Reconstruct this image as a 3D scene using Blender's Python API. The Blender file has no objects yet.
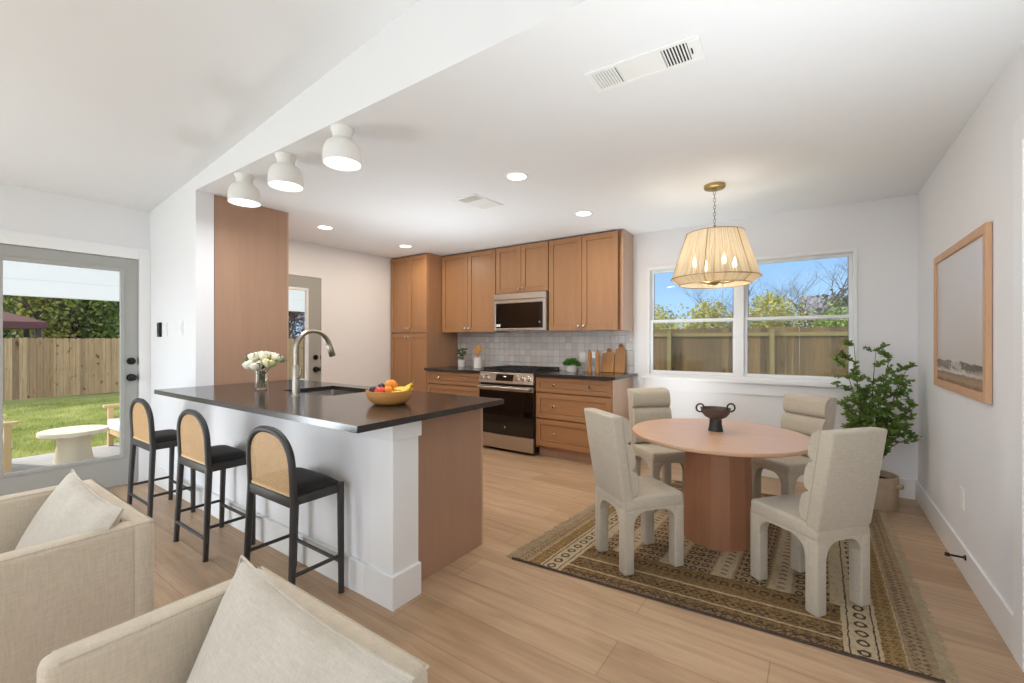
import bpy, bmesh, math, random
from mathutils import Vector, Matrix
PI = math.pi
random.seed(7)
SC = bpy.context.scene
COL = SC.collection

# ------------------------------------------------------------------ camera, sky, sun, exposure
cam_d = bpy.data.cameras.new('camera')
cam_d.sensor_width = 36.0
cam_d.lens = 437.0 / 1024.0 * 36.0
cam_d.shift_y = -0.0005
cam_d.clip_start = 0.05
cam_d.clip_end = 300
cam = bpy.data.objects.new('camera', cam_d)
COL.objects.link(cam)
cam.location = (0, 0, 1.268)
cam.rotation_euler = (math.radians(90), 0, math.radians(34.85))
SC.camera = cam

SC.view_settings.view_transform = 'Standard'
SC.view_settings.look = 'None'
SC.view_settings.gamma = 1.0
SC.view_settings.use_curve_mapping = False
SC.view_settings.exposure = 0.35

SUN_EL, SUN_DIR = math.radians(31), Vector((-1.25, -0.55, 0)).normalized()
world = bpy.data.worlds.new('sky_world')
SC.world = world
world.use_nodes = True
wn = world.node_tree
wn.nodes.clear()
w_out = wn.nodes.new('ShaderNodeOutputWorld')
w_bg = wn.nodes.new('ShaderNodeBackground')
w_tc = wn.nodes.new('ShaderNodeTexCoord')
w_sep = wn.nodes.new('ShaderNodeSeparateXYZ')
w_rmp = wn.nodes.new('ShaderNodeValToRGB')
wn.links.new(w_tc.outputs['Generated'], w_sep.inputs[0])
wn.links.new(w_sep.outputs[2], w_rmp.inputs[0])
# clear blue low sky, overhead whitened to add light outdoors
_e = w_rmp.color_ramp.elements
while len(_e) < 5:
    _e.new(0.5)
for _k, (_p, _c) in enumerate(((0.0, (0.42, 0.63, 0.90)), (0.06, (0.38, 0.60, 0.88)), (0.22, (0.24, 0.46, 0.84)), (0.42, (0.62, 0.74, 0.94)), (0.75, (1.0, 1.0, 1.0)))):
    _e[_k].position = _p
    _e[_k].color = _c + (1,)
# southern half of the sky brightened as added fill through the open end
w_dot = wn.nodes.new('ShaderNodeVectorMath')
w_dot.operation = 'DOT_PRODUCT'
w_dot.inputs[1].default_value = Vector((0.0, -1.0, 0.25)).normalized()
wn.links.new(w_tc.outputs['Generated'], w_dot.inputs[0])
w_mr = wn.nodes.new('ShaderNodeMapRange')
w_mr.interpolation_type = 'SMOOTHSTEP'
w_mr.inputs['From Min'].default_value = 0.15
w_mr.inputs['From Max'].default_value = 0.85
wn.links.new(w_dot.outputs['Value'], w_mr.inputs['Value'])
w_mix = wn.nodes.new('ShaderNodeMix')
w_mix.data_type = 'RGBA'
wn.links.new(w_mr.outputs[0], w_mix.inputs[0])
wn.links.new(w_rmp.outputs[0], w_mix.inputs[6])
w_mix.inputs[7].default_value = (2.0, 2.2, 2.45, 1)
wn.links.new(w_mix.outputs[2], w_bg.inputs['Color'])
w_bg.inputs['Strength'].default_value = 1.0
wn.links.new(w_bg.outputs[0], w_out.inputs['Surface'])

sun_d = bpy.data.lights.new('sun', 'SUN')
sun_d.energy = 3.4
sun_d.color = (1.0, 0.93, 0.82)
sun_d.angle = math.radians(0.6)
sun = bpy.data.objects.new('sun', sun_d)
COL.objects.link(sun)
_sv = Vector((SUN_DIR.x * math.cos(SUN_EL), SUN_DIR.y * math.cos(SUN_EL), math.sin(SUN_EL)))
sun.rotation_euler = _sv.to_track_quat('Z', 'Y').to_euler()


def lamp(name, kind, loc, energy, color=(1, 1, 1), size=0.2, rot=(0, 0, 0), sy=None):
    d = bpy.data.lights.new(name, kind)
    d.energy = energy
    d.color = color
    if kind == 'AREA':
        d.shape = 'DISK' if sy is None else 'RECTANGLE'
        d.size = size
        if sy:
            d.size_y = sy
    else:
        d.shadow_soft_size = size
    o = bpy.data.objects.new(name, d)
    COL.objects.link(o)
    o.location = loc
    o.rotation_euler = rot
    return o


# unseen fill lights added in the living room to even out the brightness
COOL = (0.87, 0.955, 1.0)
lamp('bounce_fill', 'AREA', (-1.6, -2.3, 0.9), 14, COOL, 1.8, (PI, 0, 0))
_q = Vector((1.0, 0.38, 0.18)).to_track_quat('-Z', 'Y').to_euler()
lamp('living_room_fill', 'AREA', (-4.55, -0.95, 0.45), 32, COOL, 1.1, _q)
# unseen ceiling fills added behind the bar, below the camera, under the window
_s1 = lamp('kitchen_fill', 'AREA', (-3.05, 3.10, 0.35), 9.5, COOL, 0.8, (PI, 0, 0))
_s1.data.spread = math.radians(105)
_s2 = lamp('dining_fill', 'AREA', (0.08, 1.20, 0.12), 13, COOL, 0.8, (PI, 0, 0))
_s2.data.spread = math.radians(104)
_s3 = lamp('window_fill', 'AREA', (-1.15, 4.28, 0.15), 4, COOL, 0.7, (PI, 0, 0))
_s3.data.spread = math.radians(85)

# ------------------------------------------------------------------ materials
def new_mat(name):
    m = bpy.data.materials.new(name)
    m.use_nodes = True
    nt = m.node_tree
    return m, nt, nt.nodes['Principled BSDF']


def rgb(r, g, b):
    f = lambda c: ((c / 255.0) / 12.92) if c / 255.0 <= 0.04045 else (((c / 255.0) + 0.055) / 1.055) ** 2.4
    return (f(r), f(g), f(b), 1.0)


def mixc(nt, a, b, fac):
    n = nt.nodes.new('ShaderNodeMix')
    n.data_type = 'RGBA'
    for v, s in ((a, 6), (b, 7)):
        if hasattr(v, 'is_output'):
            nt.links.new(v, n.inputs[s])
        else:
            n.inputs[s].default_value = v
    if hasattr(fac, 'is_output'):
        nt.links.new(fac, n.inputs[0])
    else:
        n.inputs[0].default_value = fac
    return n.outputs[2]


def ramp(nt, fac, stops):
    n = nt.nodes.new('ShaderNodeValToRGB')
    e = n.color_ramp.elements
    while len(e) < len(stops):
        e.new(0.5)
    for i, (p, c) in enumerate(stops):
        e[i].position = p
        e[i].color = c
    nt.links.new(fac, n.inputs[0])
    return n.outputs[0]


def coords(nt, scale=(1, 1, 1), loc=(0, 0, 0), kind='Object', rot=(0, 0, 0)):
    t = nt.nodes.new('ShaderNodeTexCoord')
    mp = nt.nodes.new('ShaderNodeMapping')
    mp.inputs['Scale'].default_value = scale
    mp.inputs['Location'].default_value = loc
    mp.inputs['Rotation'].default_value = rot
    nt.links.new(t.outputs[kind], mp.inputs['Vector'])
    return mp.outputs[0]


def noise(nt, vec, scale, detail=3.0, rough=0.5, dist=0.0):
    n = nt.nodes.new('ShaderNodeTexNoise')
    n.inputs['Scale'].default_value = scale
    n.inputs['Detail'].default_value = detail
    n.inputs['Roughness'].default_value = rough
    n.inputs['Distortion'].default_value = dist
    if vec is not None:
        nt.links.new(vec, n.inputs['Vector'])
    return n.outputs['Fac']


def math_n(nt, op, a, b=None, c=None):
    n = nt.nodes.new('ShaderNodeMath')
    n.operation = op
    for i, v in enumerate((a, b, c)):
        if v is None:
            continue
        if hasattr(v, 'is_output'):
            nt.links.new(v, n.inputs[i])
        else:
            n.inputs[i].default_value = v
    return n.outputs[0]


def bump(nt, bs, h, strength, dist=0.01):
    b = nt.nodes.new('ShaderNodeBump')
    b.inputs['Strength'].default_value = strength
    b.inputs['Distance'].default_value = dist
    nt.links.new(h, b.inputs['Height'])
    nt.links.new(b.outputs[0], bs.inputs['Normal'])


def plain(name, c, rough=0.5, metal=0.0, var=0.04, vscale=6.0, bscale=None, bstr=0.1, spec=0.5):
    m, nt, bs = new_mat(name)
    bs.inputs['Roughness'].default_value = rough
    bs.inputs['Metallic'].default_value = metal
    bs.inputs['Specular IOR Level'].default_value = spec
    v = coords(nt)
    n = noise(nt, v, vscale)
    d = tuple(x * (1 - var) for x in c[:3]) + (1,)
    l = tuple(min(1, x * (1 + var)) for x in c[:3]) + (1,)
    nt.links.new(mixc(nt, d, l, n), bs.inputs['Base Color'])
    if bscale:
        bump(nt, bs, noise(nt, v, bscale, 4), bstr, 0.004)
    return m


def wood(name, c1, c2, scale=(10, 10, 0.7), rough=0.45, contrast=0.5, bstr=0.05):
    m, nt, bs = new_mat(name)
    bs.inputs['Roughness'].default_value = rough
    v = coords(nt, scale)
    a = noise(nt, v, 1.5, 5, 0.6, 0.6)
    b = noise(nt, v, 9.0, 3, 0.6)
    f = math_n(nt, 'ADD', math_n(nt, 'MULTIPLY', a, 0.65), math_n(nt, 'MULTIPLY', b, 0.35))
    lo, hi = 0.5 - 0.25 / max(contrast, .05) * 0.5, 0.5 + 0.25 / max(contrast, .05) * 0.5
    nt.links.new(ramp(nt, f, [(max(0, lo), c1), (min(1, hi), c2)]), bs.inputs['Base Color'])
    bump(nt, bs, b, bstr, 0.002)
    return m


def fabric(name, c, scale=260.0, bstr=0.25, var=0.08, sheen=0.2):
    m, nt, bs = new_mat(name)
    bs.inputs['Roughness'].default_value = 0.95
    bs.inputs['Specular IOR Level'].default_value = 0.15
    bs.inputs['Sheen Weight'].default_value = sheen
    v1 = coords(nt, (scale, scale, scale * 0.12))
    v2 = coords(nt, (scale * 0.12, scale * 0.12, scale))
    a = noise(nt, v1, 1.0, 2)
    b = noise(nt, v2, 1.0, 2)
    f = math_n(nt, 'MULTIPLY', math_n(nt, 'ADD', a, b), 0.5)
    d = tuple(x * (1 - var * 2.2) for x in c[:3]) + (1,)
    l = tuple(min(1, x * (1 + var * 2.2)) for x in c[:3]) + (1,)
    nt.links.new(ramp(nt, f, [(0.3, d), (0.7, l)]), bs.inputs['Base Color'])
    bump(nt, bs, f, bstr, 0.003)
    return m


def emit(name, c, s):
    m, nt, bs = new_mat(name)
    bs.inputs['Base Color'].default_value = c
    bs.inputs['Emission Color'].default_value = c
    bs.inputs['Emission Strength'].default_value = s
    return m


def pane_mat(name, tint=(0.97, 0.985, 0.98, 1)):
    m, nt, bs = new_mat(name)
    nt.nodes.remove(bs)
    out = nt.nodes['Material Output']
    tr = nt.nodes.new('ShaderNodeBsdfTransparent')
    tr.inputs[0].default_value = tint
    gl = nt.nodes.new('ShaderNodeBsdfGlossy')
    gl.inputs['Roughness'].default_value = 0.02
    fr = nt.nodes.new('ShaderNodeFresnel')
    fr.inputs[0].default_value = 1.45
    mx = nt.nodes.new('ShaderNodeMixShader')
    nt.links.new(math_n(nt, 'MULTIPLY', fr.outputs[0], 0.25), mx.inputs[0])
    nt.links.new(tr.outputs[0], mx.inputs[1])
    nt.links.new(gl.outputs[0], mx.inputs[2])
    nt.links.new(mx.outputs[0], out.inputs['Surface'])
    return m


def floor_mat():
    m, nt, bs = new_mat('oak_plank_floor')
    bs.inputs['Roughness'].default_value = 0.42
    bs.inputs['Specular IOR Level'].default_value = 0.4
    v = coords(nt, loc=(0.15, -0.159, 0))
    br = nt.nodes.new('ShaderNodeTexBrick')
    br.offset = 0.37
    br.offset_frequency = 2
    br.inputs['Scale'].default_value = 1.0
    br.inputs['Brick Width'].default_value = 1.45
    br.inputs['Row Height'].default_value = 0.23
    br.inputs['Mortar Size'].default_value = 0.0016
    br.inputs['Mortar Smooth'].default_value = 0.2
    br.inputs['Bias'].default_value = 0.0
    br.inputs['Color1'].default_value = rgb(197, 168, 139)
    br.inputs['Color2'].default_value = rgb(183, 152, 122)
    br.inputs['Mortar'].default_value = rgb(150, 120, 95)
    nt.links.new(v, br.inputs['Vector'])
    g = coords(nt, (0.55, 7.0, 1.0))
    n1 = noise(nt, g, 2.2, 6, 0.6, 1.2)
    g2 = coords(nt, (2.0, 70.0, 1.0))
    n2 = noise(nt, g2, 1.6, 3)
    gr = ramp(nt, n1, [(0.32, (0.80, 0.77, 0.74, 1)), (0.66, (1.06, 1.05, 1.04, 1))])
    gr2 = ramp(nt, n2, [(0.3, (0.95, 0.94, 0.93, 1)), (0.7, (1.03, 1.03, 1.03, 1))])
    def mul(a, b):
        n = nt.nodes.new('ShaderNodeMix'); n.data_type = 'RGBA'; n.blend_type = 'MULTIPLY'
        n.inputs[0].default_value = 1.0
        nt.links.new(a, n.inputs[6]); nt.links.new(b, n.inputs[7])
        return n.outputs[2]
    nt.links.new(mul(mul(br.outputs['Color'], gr), gr2), bs.inputs['Base Color'])
    bump(nt, bs, math_n(nt, 'SUBTRACT', math_n(nt, 'MULTIPLY', n2, 0.15), br.outputs['Fac']), 0.25, 0.002)
    return m


def tile_mat():
    m, nt, bs = new_mat('glazed_white_tile')
    bs.inputs['Roughness'].default_value = 0.08
    bs.inputs['Coat Weight'].default_value = 0.5
    v = coords(nt, rot=(math.radians(-90), 0, 0))
    br = nt.nodes.new('ShaderNodeTexBrick')
    br.offset = 0.0
    br.inputs['Scale'].default_value = 1.0
    br.inputs['Brick Width'].default_value = 0.083
    br.inputs['Row Height'].default_value = 0.083
    br.inputs['Mortar Size'].default_value = 0.0022
    br.inputs['Mortar Smooth'].default_value = 0.3
    br.inputs['Color1'].default_value = rgb(222, 216, 210)
    br.inputs['Color2'].default_value = rgb(204, 197, 191)
    br.inputs['Mortar'].default_value = rgb(190, 184, 178)
    nt.links.new(v, br.inputs['Vector'])
    nt.links.new(br.outputs['Color'], bs.inputs['Base Color'])
    wob = noise(nt, coords(nt), 21.0, 2)
    bump(nt, bs, math_n(nt, 'SUBTRACT', math_n(nt, 'MULTIPLY', wob, 0.9), math_n(nt, 'MULTIPLY', br.outputs['Fac'], 0.5)), 1.0, 0.016)
    return m


def leaf_mat(name, stops, scale=1.2, transl=0.35):
    m, nt, bs = new_mat(name)
    v = coords(nt)
    n = noise(nt, v, scale, 4, 0.7)
    c = ramp(nt, n, stops)
    nt.links.new(c, bs.inputs['Base Color'])
    bs.inputs['Roughness'].default_value = 0.55
    tl = nt.nodes.new('ShaderNodeBsdfTranslucent')
    nt.links.new(c, tl.inputs[0])
    mx = nt.nodes.new('ShaderNodeMixShader')
    mx.inputs[0].default_value = transl
    nt.links.new(bs.outputs[0], mx.inputs[1])
    nt.links.new(tl.outputs[0], mx.inputs[2])
    nt.links.new(mx.outputs[0], nt.nodes['Material Output'].inputs['Surface'])
    return m


def fence_mat(name, c1, c2, c3, axis='Y', w=0.14):
    # one weathered tone per picket, knots and grain along the boards
    m, nt, bs = new_mat(name)
    bs.inputs['Roughness'].default_value = 0.85
    t = nt.nodes.new('ShaderNodeTexCoord')
    sp = nt.nodes.new('ShaderNodeSeparateXYZ')
    nt.links.new(t.outputs['Object'], sp.inputs[0])
    a = sp.outputs[0 if axis == 'X' else 1]
    idx = math_n(nt, 'FLOOR', math_n(nt, 'DIVIDE', a, w))
    wn_ = nt.nodes.new('ShaderNodeTexWhiteNoise')
    wn_.noise_dimensions = '1D'
    nt.links.new(idx, wn_.inputs['W'])
    base = ramp(nt, wn_.outputs['Value'], [(0.0, c1), (0.5, c2), (1.0, c3)])
    sc = (14, 14, 0.9)
    g = noise(nt, coords(nt, sc), 2.0, 5, 0.6, 0.8)
    k = noise(nt, coords(nt, (1, 1, 0.6)), 6.5, 1)
    gc = ramp(nt, g, [(0.3, (0.72, 0.70, 0.66, 1)), (0.7, (1.08, 1.06, 1.03, 1))])
    kc = ramp(nt, k, [(0.66, (1, 1, 1, 1)), (0.72, (0.42, 0.33, 0.25, 1))])
    out = base
    for x in (gc, kc):
        n = nt.nodes.new('ShaderNodeMix'); n.data_type = 'RGBA'; n.blend_type = 'MULTIPLY'
        n.inputs[0].default_value = 1.0
        nt.links.new(out, n.inputs[6]); nt.links.new(x, n.inputs[7])
        out = n.outputs[2]
    nt.links.new(out, bs.inputs['Base Color'])
    return m


def rug_mat():
    # u runs across the long side (0..1, 1.8 m), v from the near long edge (0) to the far one (1)
    m, nt, bs = new_mat('woven_tribal_rug')
    bs.inputs['Roughness'].default_value = 1.0
    bs.inputs['Specular IOR Level'].default_value = 0.1
    uv = nt.nodes.new('ShaderNodeUVMap')
    uv.uv_map = 'UVMap'
    sp = nt.nodes.new('ShaderNodeSeparateXYZ')
    nt.links.new(uv.outputs[0], sp.inputs[0])
    U, V = sp.outputs[0], sp.outputs[1]
    M = lambda op, a, b=None, c=None: math_n(nt, op, a, b, c)
    cream, tan, gold, dark, rust = rgb(182, 164, 136), rgb(154, 132, 104), rgb(146, 120, 78), rgb(72, 57, 46), rgb(104, 80, 56)
    jv = coords(nt)
    x = M('ADD', M('MULTIPLY', U, 1.84), M('MULTIPLY', M('SUBTRACT', noise(nt, jv, 28.0, 3, 0.7), 0.5), 0.020))
    jv2 = coords(nt, loc=(7.3, 3.1, 0))
    y = M('ADD', M('MULTIPLY', V, 1.96), M('MULTIPLY', M('SUBTRACT', noise(nt, jv2, 28.0, 3, 0.7), 0.5), 0.020))

    def band(c, a, b):
        return M('MULTIPLY', M('GREATER_THAN', c, a), M('LESS_THAN', c, b))

    def rings(a, b, px, py, r0, r1, shift=0.0):
        fx = M('SUBTRACT', M('FRACT', M('DIVIDE', M('ADD', a, shift), px)), 0.5)
        fy = M('SUBTRACT', M('FRACT', M('DIVIDE', b, py)), 0.5)
        d = M('SQRT', M('ADD', M('POWER', M('MULTIPLY', fx, px), 2.0), M('POWER', M('MULTIPLY', fy, py), 2.0)))
        return M('MULTIPLY', M('GREATER_THAN', d, r0), M('LESS_THAN', d, r1))

    def diamonds(a, b, px, py, lo, hi):
        fx = M('ABSOLUTE', M('SUBTRACT', M('FRACT', M('DIVIDE', a, px)), 0.5))
        fy = M('ABSOLUTE', M('SUBTRACT', M('FRACT', M('DIVIDE', b, py)), 0.5))
        d = M('ADD', fx, fy)
        return M('MULTIPLY', M('GREATER_THAN', d, lo), M('LESS_THAN', d, hi))

    def zig(a, b, p, amp, w):
        t = M('MULTIPLY', M('ABSOLUTE', M('SUBTRACT', M('FRACT', M('DIVIDE', a, p)), 0.5)), 2 * amp)
        return M('LESS_THAN', M('ABSOLUTE', M('SUBTRACT', M('SUBTRACT', b, t), 0.0)), w)

    # ---- middle field: columns of rings between plain columns
    colp = 0.27
    cf = M('FRACT', M('DIVIDE', x, colp))
    ringcol = M('LESS_THAN', cf, 0.56)
    field = mixc(nt, tan, cream, M('MULTIPLY', M('GREATER_THAN', cf, 0.60), M('LESS_THAN', cf, 0.96)))
    rg = M('MULTIPLY', rings(x, y, 0.0500, 0.062, 0.011, 0.0215), ringcol)
    field = mixc(nt, field, dark, rg)
    chev = M('MULTIPLY', zig(x, M('SUBTRACT', M('MULTIPLY', M('FRACT', M('DIVIDE', y, 0.05)), 0.05), 0.012), 0.034, 0.012, 0.0055),
             M('MULTIPLY', M('GREATER_THAN', cf, 0.73), M('LESS_THAN', cf, 0.86)))
    field = mixc(nt, field, dark, chev)

    # ---- side borders (left and right ends), made of the distance to the nearest end
    e = M('MINIMUM', x, M('SUBTRACT', 1.84, x))
    side = mixc(nt, cream, gold, band(e, 0.10, 0.17))
    side = mixc(nt, side, tan, band(e, 0.0, 0.095))
    side = mixc(nt, side, dark, M('MULTIPLY', band(e, 0.20, 0.265), rings(e, y, 0.066, 0.072, 0.013, 0.024, 0.0)))
    side = mixc(nt, side, dark, band(e, 0.183, 0.189))
    side = mixc(nt, side, dark, band(e, 0.275, 0.281))
    side = mixc(nt, side, rust, M('MULTIPLY', band(e, 0.10, 0.17), diamonds(e, y, 0.035, 0.04, 0.22, 0.42)))
    side = mixc(nt, side, dark, M('MULTIPLY', band(e, 0.03, 0.08), diamonds(e, y, 0.05, 0.03, 0.30, 0.45)))
    body = mixc(nt, field, side, M('LESS_THAN', e, 0.34))

    # ---- long borders (near and far edges)
    l = M('MINIMUM', y, M('SUBTRACT', 1.96, y))
    lb = mixc(nt, gold, tan, band(l, 0.0, 0.03))
    lb = mixc(nt, lb, rust, M('MULTIPLY', band(l, 0.0, 0.38), diamonds(x, l, 0.018, 0.012, 0.28, 0.62)))
    lb = mixc(nt, lb, dark, M('MULTIPLY', band(l, 0.015, 0.085), M('MAXIMUM', diamonds(x, l, 0.045, 0.035, 0.20, 0.40), zig(x, M('SUBTRACT', l, 0.03), 0.04, 0.02, 0.006))))
    lb = mixc(nt, lb, cream, band(l, 0.09, 0.10))
    lb = mixc(nt, lb, dark, M('MULTIPLY', band(l, 0.11, 0.20), M('MAXIMUM', diamonds(x, l, 0.07, 0.045, 0.24, 0.44), diamonds(M('ADD', x, 0.035), l, 0.07, 0.09, 0.0, 0.16))))
    lb = mixc(nt, lb, cream, band(l, 0.21, 0.222))
    lb = mixc(nt, lb, rust, M('MULTIPLY', band(l, 0.235, 0.30), diamonds(x, l, 0.05, 0.035, 0.22, 0.44)))
    lb = mixc(nt, lb, dark, M('MULTIPLY', band(l, 0.30, 0.37), rings(x, l, 0.06, 0.07, 0.012, 0.024)))
    use_l = M('MULTIPLY', M('LESS_THAN', l, 0.38), M('GREATER_THAN', e, 0.30))
    body = mixc(nt, body, lb, use_l)
    body = mixc(nt, body, dark, M('LESS_THAN', l, 0.010))

    # woven wear
    v3 = nt.nodes.new('ShaderNodeCombineXYZ')
    nt.links.new(M('MULTIPLY', x, 30.0), v3.inputs[0])
    nt.links.new(M('MULTIPLY', y, 160.0), v3.inputs[1])
    w1 = noise(nt, v3.outputs[0], 1.0, 4, 0.7)
    w2 = noise(nt, coords(nt), 46.0, 3, 0.7)
    wear = M('ADD', M('MULTIPLY', w1, 0.5), M('MULTIPLY', w2, 0.5))
    body = mixc(nt, body, cream, M('MULTIPLY', ramp(nt, wear, [(0.52, (0, 0, 0, 1)), (0.68, (1, 1, 1, 1))]), 0.35))
    body = mixc(nt, body, dark, M('MULTIPLY', ramp(nt, wear, [(0.36, (1, 1, 1, 1)), (0.50, (0, 0, 0, 1))]), 0.5))
    nt.links.new(body, bs.inputs['Base Color'])
    bump(nt, bs, w1, 0.5, 0.004)
    return m


def photo_mat():
    # framed seascape: pale sky, a dark band with white spray, wet brown sand (z runs over the sheet, 0..1 in UV)
    m, nt, bs = new_mat('seascape_print')
    bs.inputs['Roughness'].default_value = 0.25
    uv = nt.nodes.new('ShaderNodeUVMap'); uv.uv_map = 'UVMap'
    sp = nt.nodes.new('ShaderNodeSeparateXYZ')
    nt.links.new(uv.outputs[0], sp.inputs[0])
    mp = nt.nodes.new('ShaderNodeMapping')
    mp.inputs['Scale'].default_value = (5, 9, 1)
    nt.links.new(uv.outputs[0], mp.inputs['Vector'])
    n = noise(nt, mp.outputs[0], 1.5, 5, 0.65)
    vv = math_n(nt, 'ADD', sp.outputs[1], math_n(nt, 'MULTIPLY', math_n(nt, 'SUBTRACT', n, 0.5), 0.07))
    c = ramp(nt, vv, [(0.0, rgb(128, 92, 64)), (0.035, rgb(176, 146, 116)), (0.075, rgb(150, 120, 96)), (0.085, rgb(222, 212, 202)),
                      (0.12, rgb(120, 100, 84)), (0.165, rgb(96, 82, 70)), (0.175, rgb(206, 198, 194)), (0.6, rgb(216, 209, 206)), (1.0, rgb(224, 218, 216))])
    mp2 = nt.nodes.new('ShaderNodeMapping')
    mp2.inputs['Scale'].default_value = (7, 16, 1)
    nt.links.new(uv.outputs[0], mp2.inputs['Vector'])
    sn = noise(nt, mp2.outputs[0], 1.3, 6, 0.7)
    du = math_n(nt, 'ABSOLUTE', math_n(nt, 'SUBTRACT', sp.outputs[0], 0.45))
    sm = math_n(nt, 'MULTIPLY', math_n(nt, 'GREATER_THAN', sn, math_n(nt, 'ADD', 0.42, math_n(nt, 'MULTIPLY', du, 0.7))),
                math_n(nt, 'MULTIPLY', math_n(nt, 'GREATER_THAN', sp.outputs[1], 0.08), math_n(nt, 'LESS_THAN', sp.outputs[1], 0.19)))
    nt.links.new(mixc(nt, c, rgb(218, 208, 200), math_n(nt, 'MULTIPLY', sm, 0.7)), bs.inputs['Base Color'])
    return m


M_wall = plain('white_wall_paint', rgb(237, 237, 239), 0.75, var=0.01, bscale=160, bstr=0.05)
M_ceil = plain('white_ceiling_paint', rgb(235, 236, 238), 0.85, var=0.012, bscale=90, bstr=0.08)
M_trim = plain('white_trim_paint', rgb(240, 240, 240), 0.4, var=0.01)
M_vinyl = plain('white_window_vinyl', rgb(240, 241, 242), 0.35, var=0.01)
M_gasket = plain('window_gasket', rgb(120, 130, 160), 0.6)
M_floor = floor_mat()
M_tile = tile_mat()
M_cab = wood('maple_cabinet', rgb(156, 111, 73), rgb(176, 131, 92), (5, 5, 0.5), 0.38, 0.45, 0.03)
M_cabh = wood('maple_drawer', rgb(156, 111, 73), rgb(176, 131, 92), (0.5, 5, 5), 0.38, 0.45, 0.03)
M_panel = wood('brown_end_panel', rgb(164, 128, 104), rgb(180, 144, 120), (9, 9, 0.6), 0.45, 0.4, 0.02)
M_side = wood('glossy_cabinet_side', rgb(166, 122, 86), rgb(184, 140, 104), (5, 5, 0.5), 0.3, 0.45, 0.01)
M_side.node_tree.nodes['Principled BSDF'].inputs['Coat Weight'].default_value = 1.0
M_side.node_tree.nodes['Principled BSDF'].inputs['Coat Roughness'].default_value = 0.22
M_edge = plain('pale_cabinet_edge', rgb(196, 164, 134), 0.5)
M_dark = plain('shadow_gap_black', rgb(24, 22, 20), 0.7)
M_counter = plain('black_honed_counter', rgb(46, 42, 42), 0.16, var=0.25, vscale=40, spec=0.6)
M_steel = plain('stainless_steel', rgb(200, 196, 190), 0.28, 1.0, var=0.04, vscale=3)
M_nickel = plain('brushed_nickel', rgb(172, 163, 150), 0.32, 1.0)
M_knob = plain('polished_nickel', rgb(222, 216, 206), 0.2, 1.0)
M_bglass = plain('black_oven_glass', rgb(10, 10, 11), 0.05, spec=0.7)
M_black = plain('black_iron', rgb(24, 24, 25), 0.55)
M_blackmetal = plain('black_hardware', rgb(26, 26, 28), 0.35, 0.4)
M_doorgrey = plain('warm_grey_door_paint', rgb(168, 168, 163), 0.45, var=0.02)
M_plate = plain('white_plastic', rgb(240, 240, 238), 0.4, var=0.01)
M_lampwhite = plain('white_lamp_enamel', rgb(236, 234, 230), 0.45, var=0.01)
M_glow = emit('lamp_glow', (1.0, 0.93, 0.82, 1), 3.0)
M_disc = emit('downlight_glow', (1.0, 0.97, 0.92, 1), 6.0)
M_bulb = emit('candle_bulb_glow', (1.0, 0.86, 0.62, 1), 14.0)
M_brass = plain('aged_brass', rgb(176, 152, 104), 0.35, 1.0)
M_linen = fabric('cream_linen', rgb(202, 189, 170), 220, 0.3, 0.05)
M_linen2 = fabric('cream_pillow_linen', rgb(196, 187, 174), 220, 0.3, 0.05)
M_chair = fabric('oatmeal_boucle', rgb(190, 180, 163), 190, 0.35, 0.05)
M_blackwood = plain('charcoal_wood', rgb(52, 50, 49), 0.5, var=0.1)
M_blackfab = fabric('black_seat_fabric', rgb(42, 40, 40), 200, 0.2, 0.08)
M_cane = wood('woven_cane', rgb(208, 170, 122), rgb(226, 192, 146), (30, 30, 30), 0.6, 0.5)
M_table = wood('light_oak_table', rgb(198, 156, 124), rgb(214, 176, 146), (1.0, 9, 9), 0.4, 0.45)
M_tableped = wood('oak_pedestal', rgb(156, 106, 76), rgb(174, 124, 92), (10, 10, 0.7), 0.45, 0.45)
M_bronze = plain('dark_aged_bronze', rgb(92, 76, 70), 0.55, 0.3, var=0.3, vscale=30, bscale=60, bstr=0.3)
M_bronzed = plain('blackened_bronze', rgb(58, 56, 56), 0.5, 0.4, var=0.2, vscale=30)
M_rug = rug_mat()
M_fringe = fabric('rug_fringe', rgb(176, 160, 132), 150, 0.3, 0.1)
M_frame = wood('oak_picture_frame', rgb(196, 150, 112), rgb(220, 178, 140), (12, 12, 0.9), 0.5, 0.4)
M_photo = photo_mat()
M_pot = plain('travertine_pot', rgb(186, 164, 138), 0.8, var=0.18, vscale=22, bscale=50, bstr=0.3)
M_soil = plain('dark_soil', rgb(52, 40, 32), 0.95, var=0.4, vscale=50)
M_stem = plain('brown_stem', rgb(84, 70, 52), 0.8)
M_leaf = leaf_mat('ficus_leaf', [(0.3, rgb(78, 106, 46)), (0.55, rgb(122, 152, 72)), (0.75, rgb(160, 184, 104))], 14, 0.3)
M_herb = leaf_mat('herb_leaf', [(0.3, rgb(40, 92, 24)), (0.7, rgb(96, 160, 54))], 60, 0.2)
M_sprig = leaf_mat('sprig_leaf', [(0.3, rgb(58, 84, 50)), (0.7, rgb(104, 130, 84))], 60, 0.2)
M_ceramic = plain('white_ceramic', rgb(232, 228, 222), 0.3, var=0.02)
M_teak = wood('warm_board_wood', rgb(164, 108, 56), rgb(206, 150, 90), (14, 14, 1.2), 0.5, 0.5)
M_spoon = wood('orange_spoon_wood', rgb(178, 116, 56), rgb(208, 150, 84), (14, 14, 1.2), 0.5, 0.5)
M_bowl = wood('bamboo_bowl', rgb(184, 120, 58), rgb(222, 164, 96), (3, 3, 26), 0.35, 0.4)
M_banana = plain('banana_skin', rgb(236, 200, 48), 0.45, var=0.15, vscale=18)
M_bantip = plain('banana_tip', rgb(126, 112, 48), 0.7)
M_orange = plain('orange_peel', rgb(232, 140, 36), 0.45, var=0.08, bscale=300, bstr=0.2)
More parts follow.
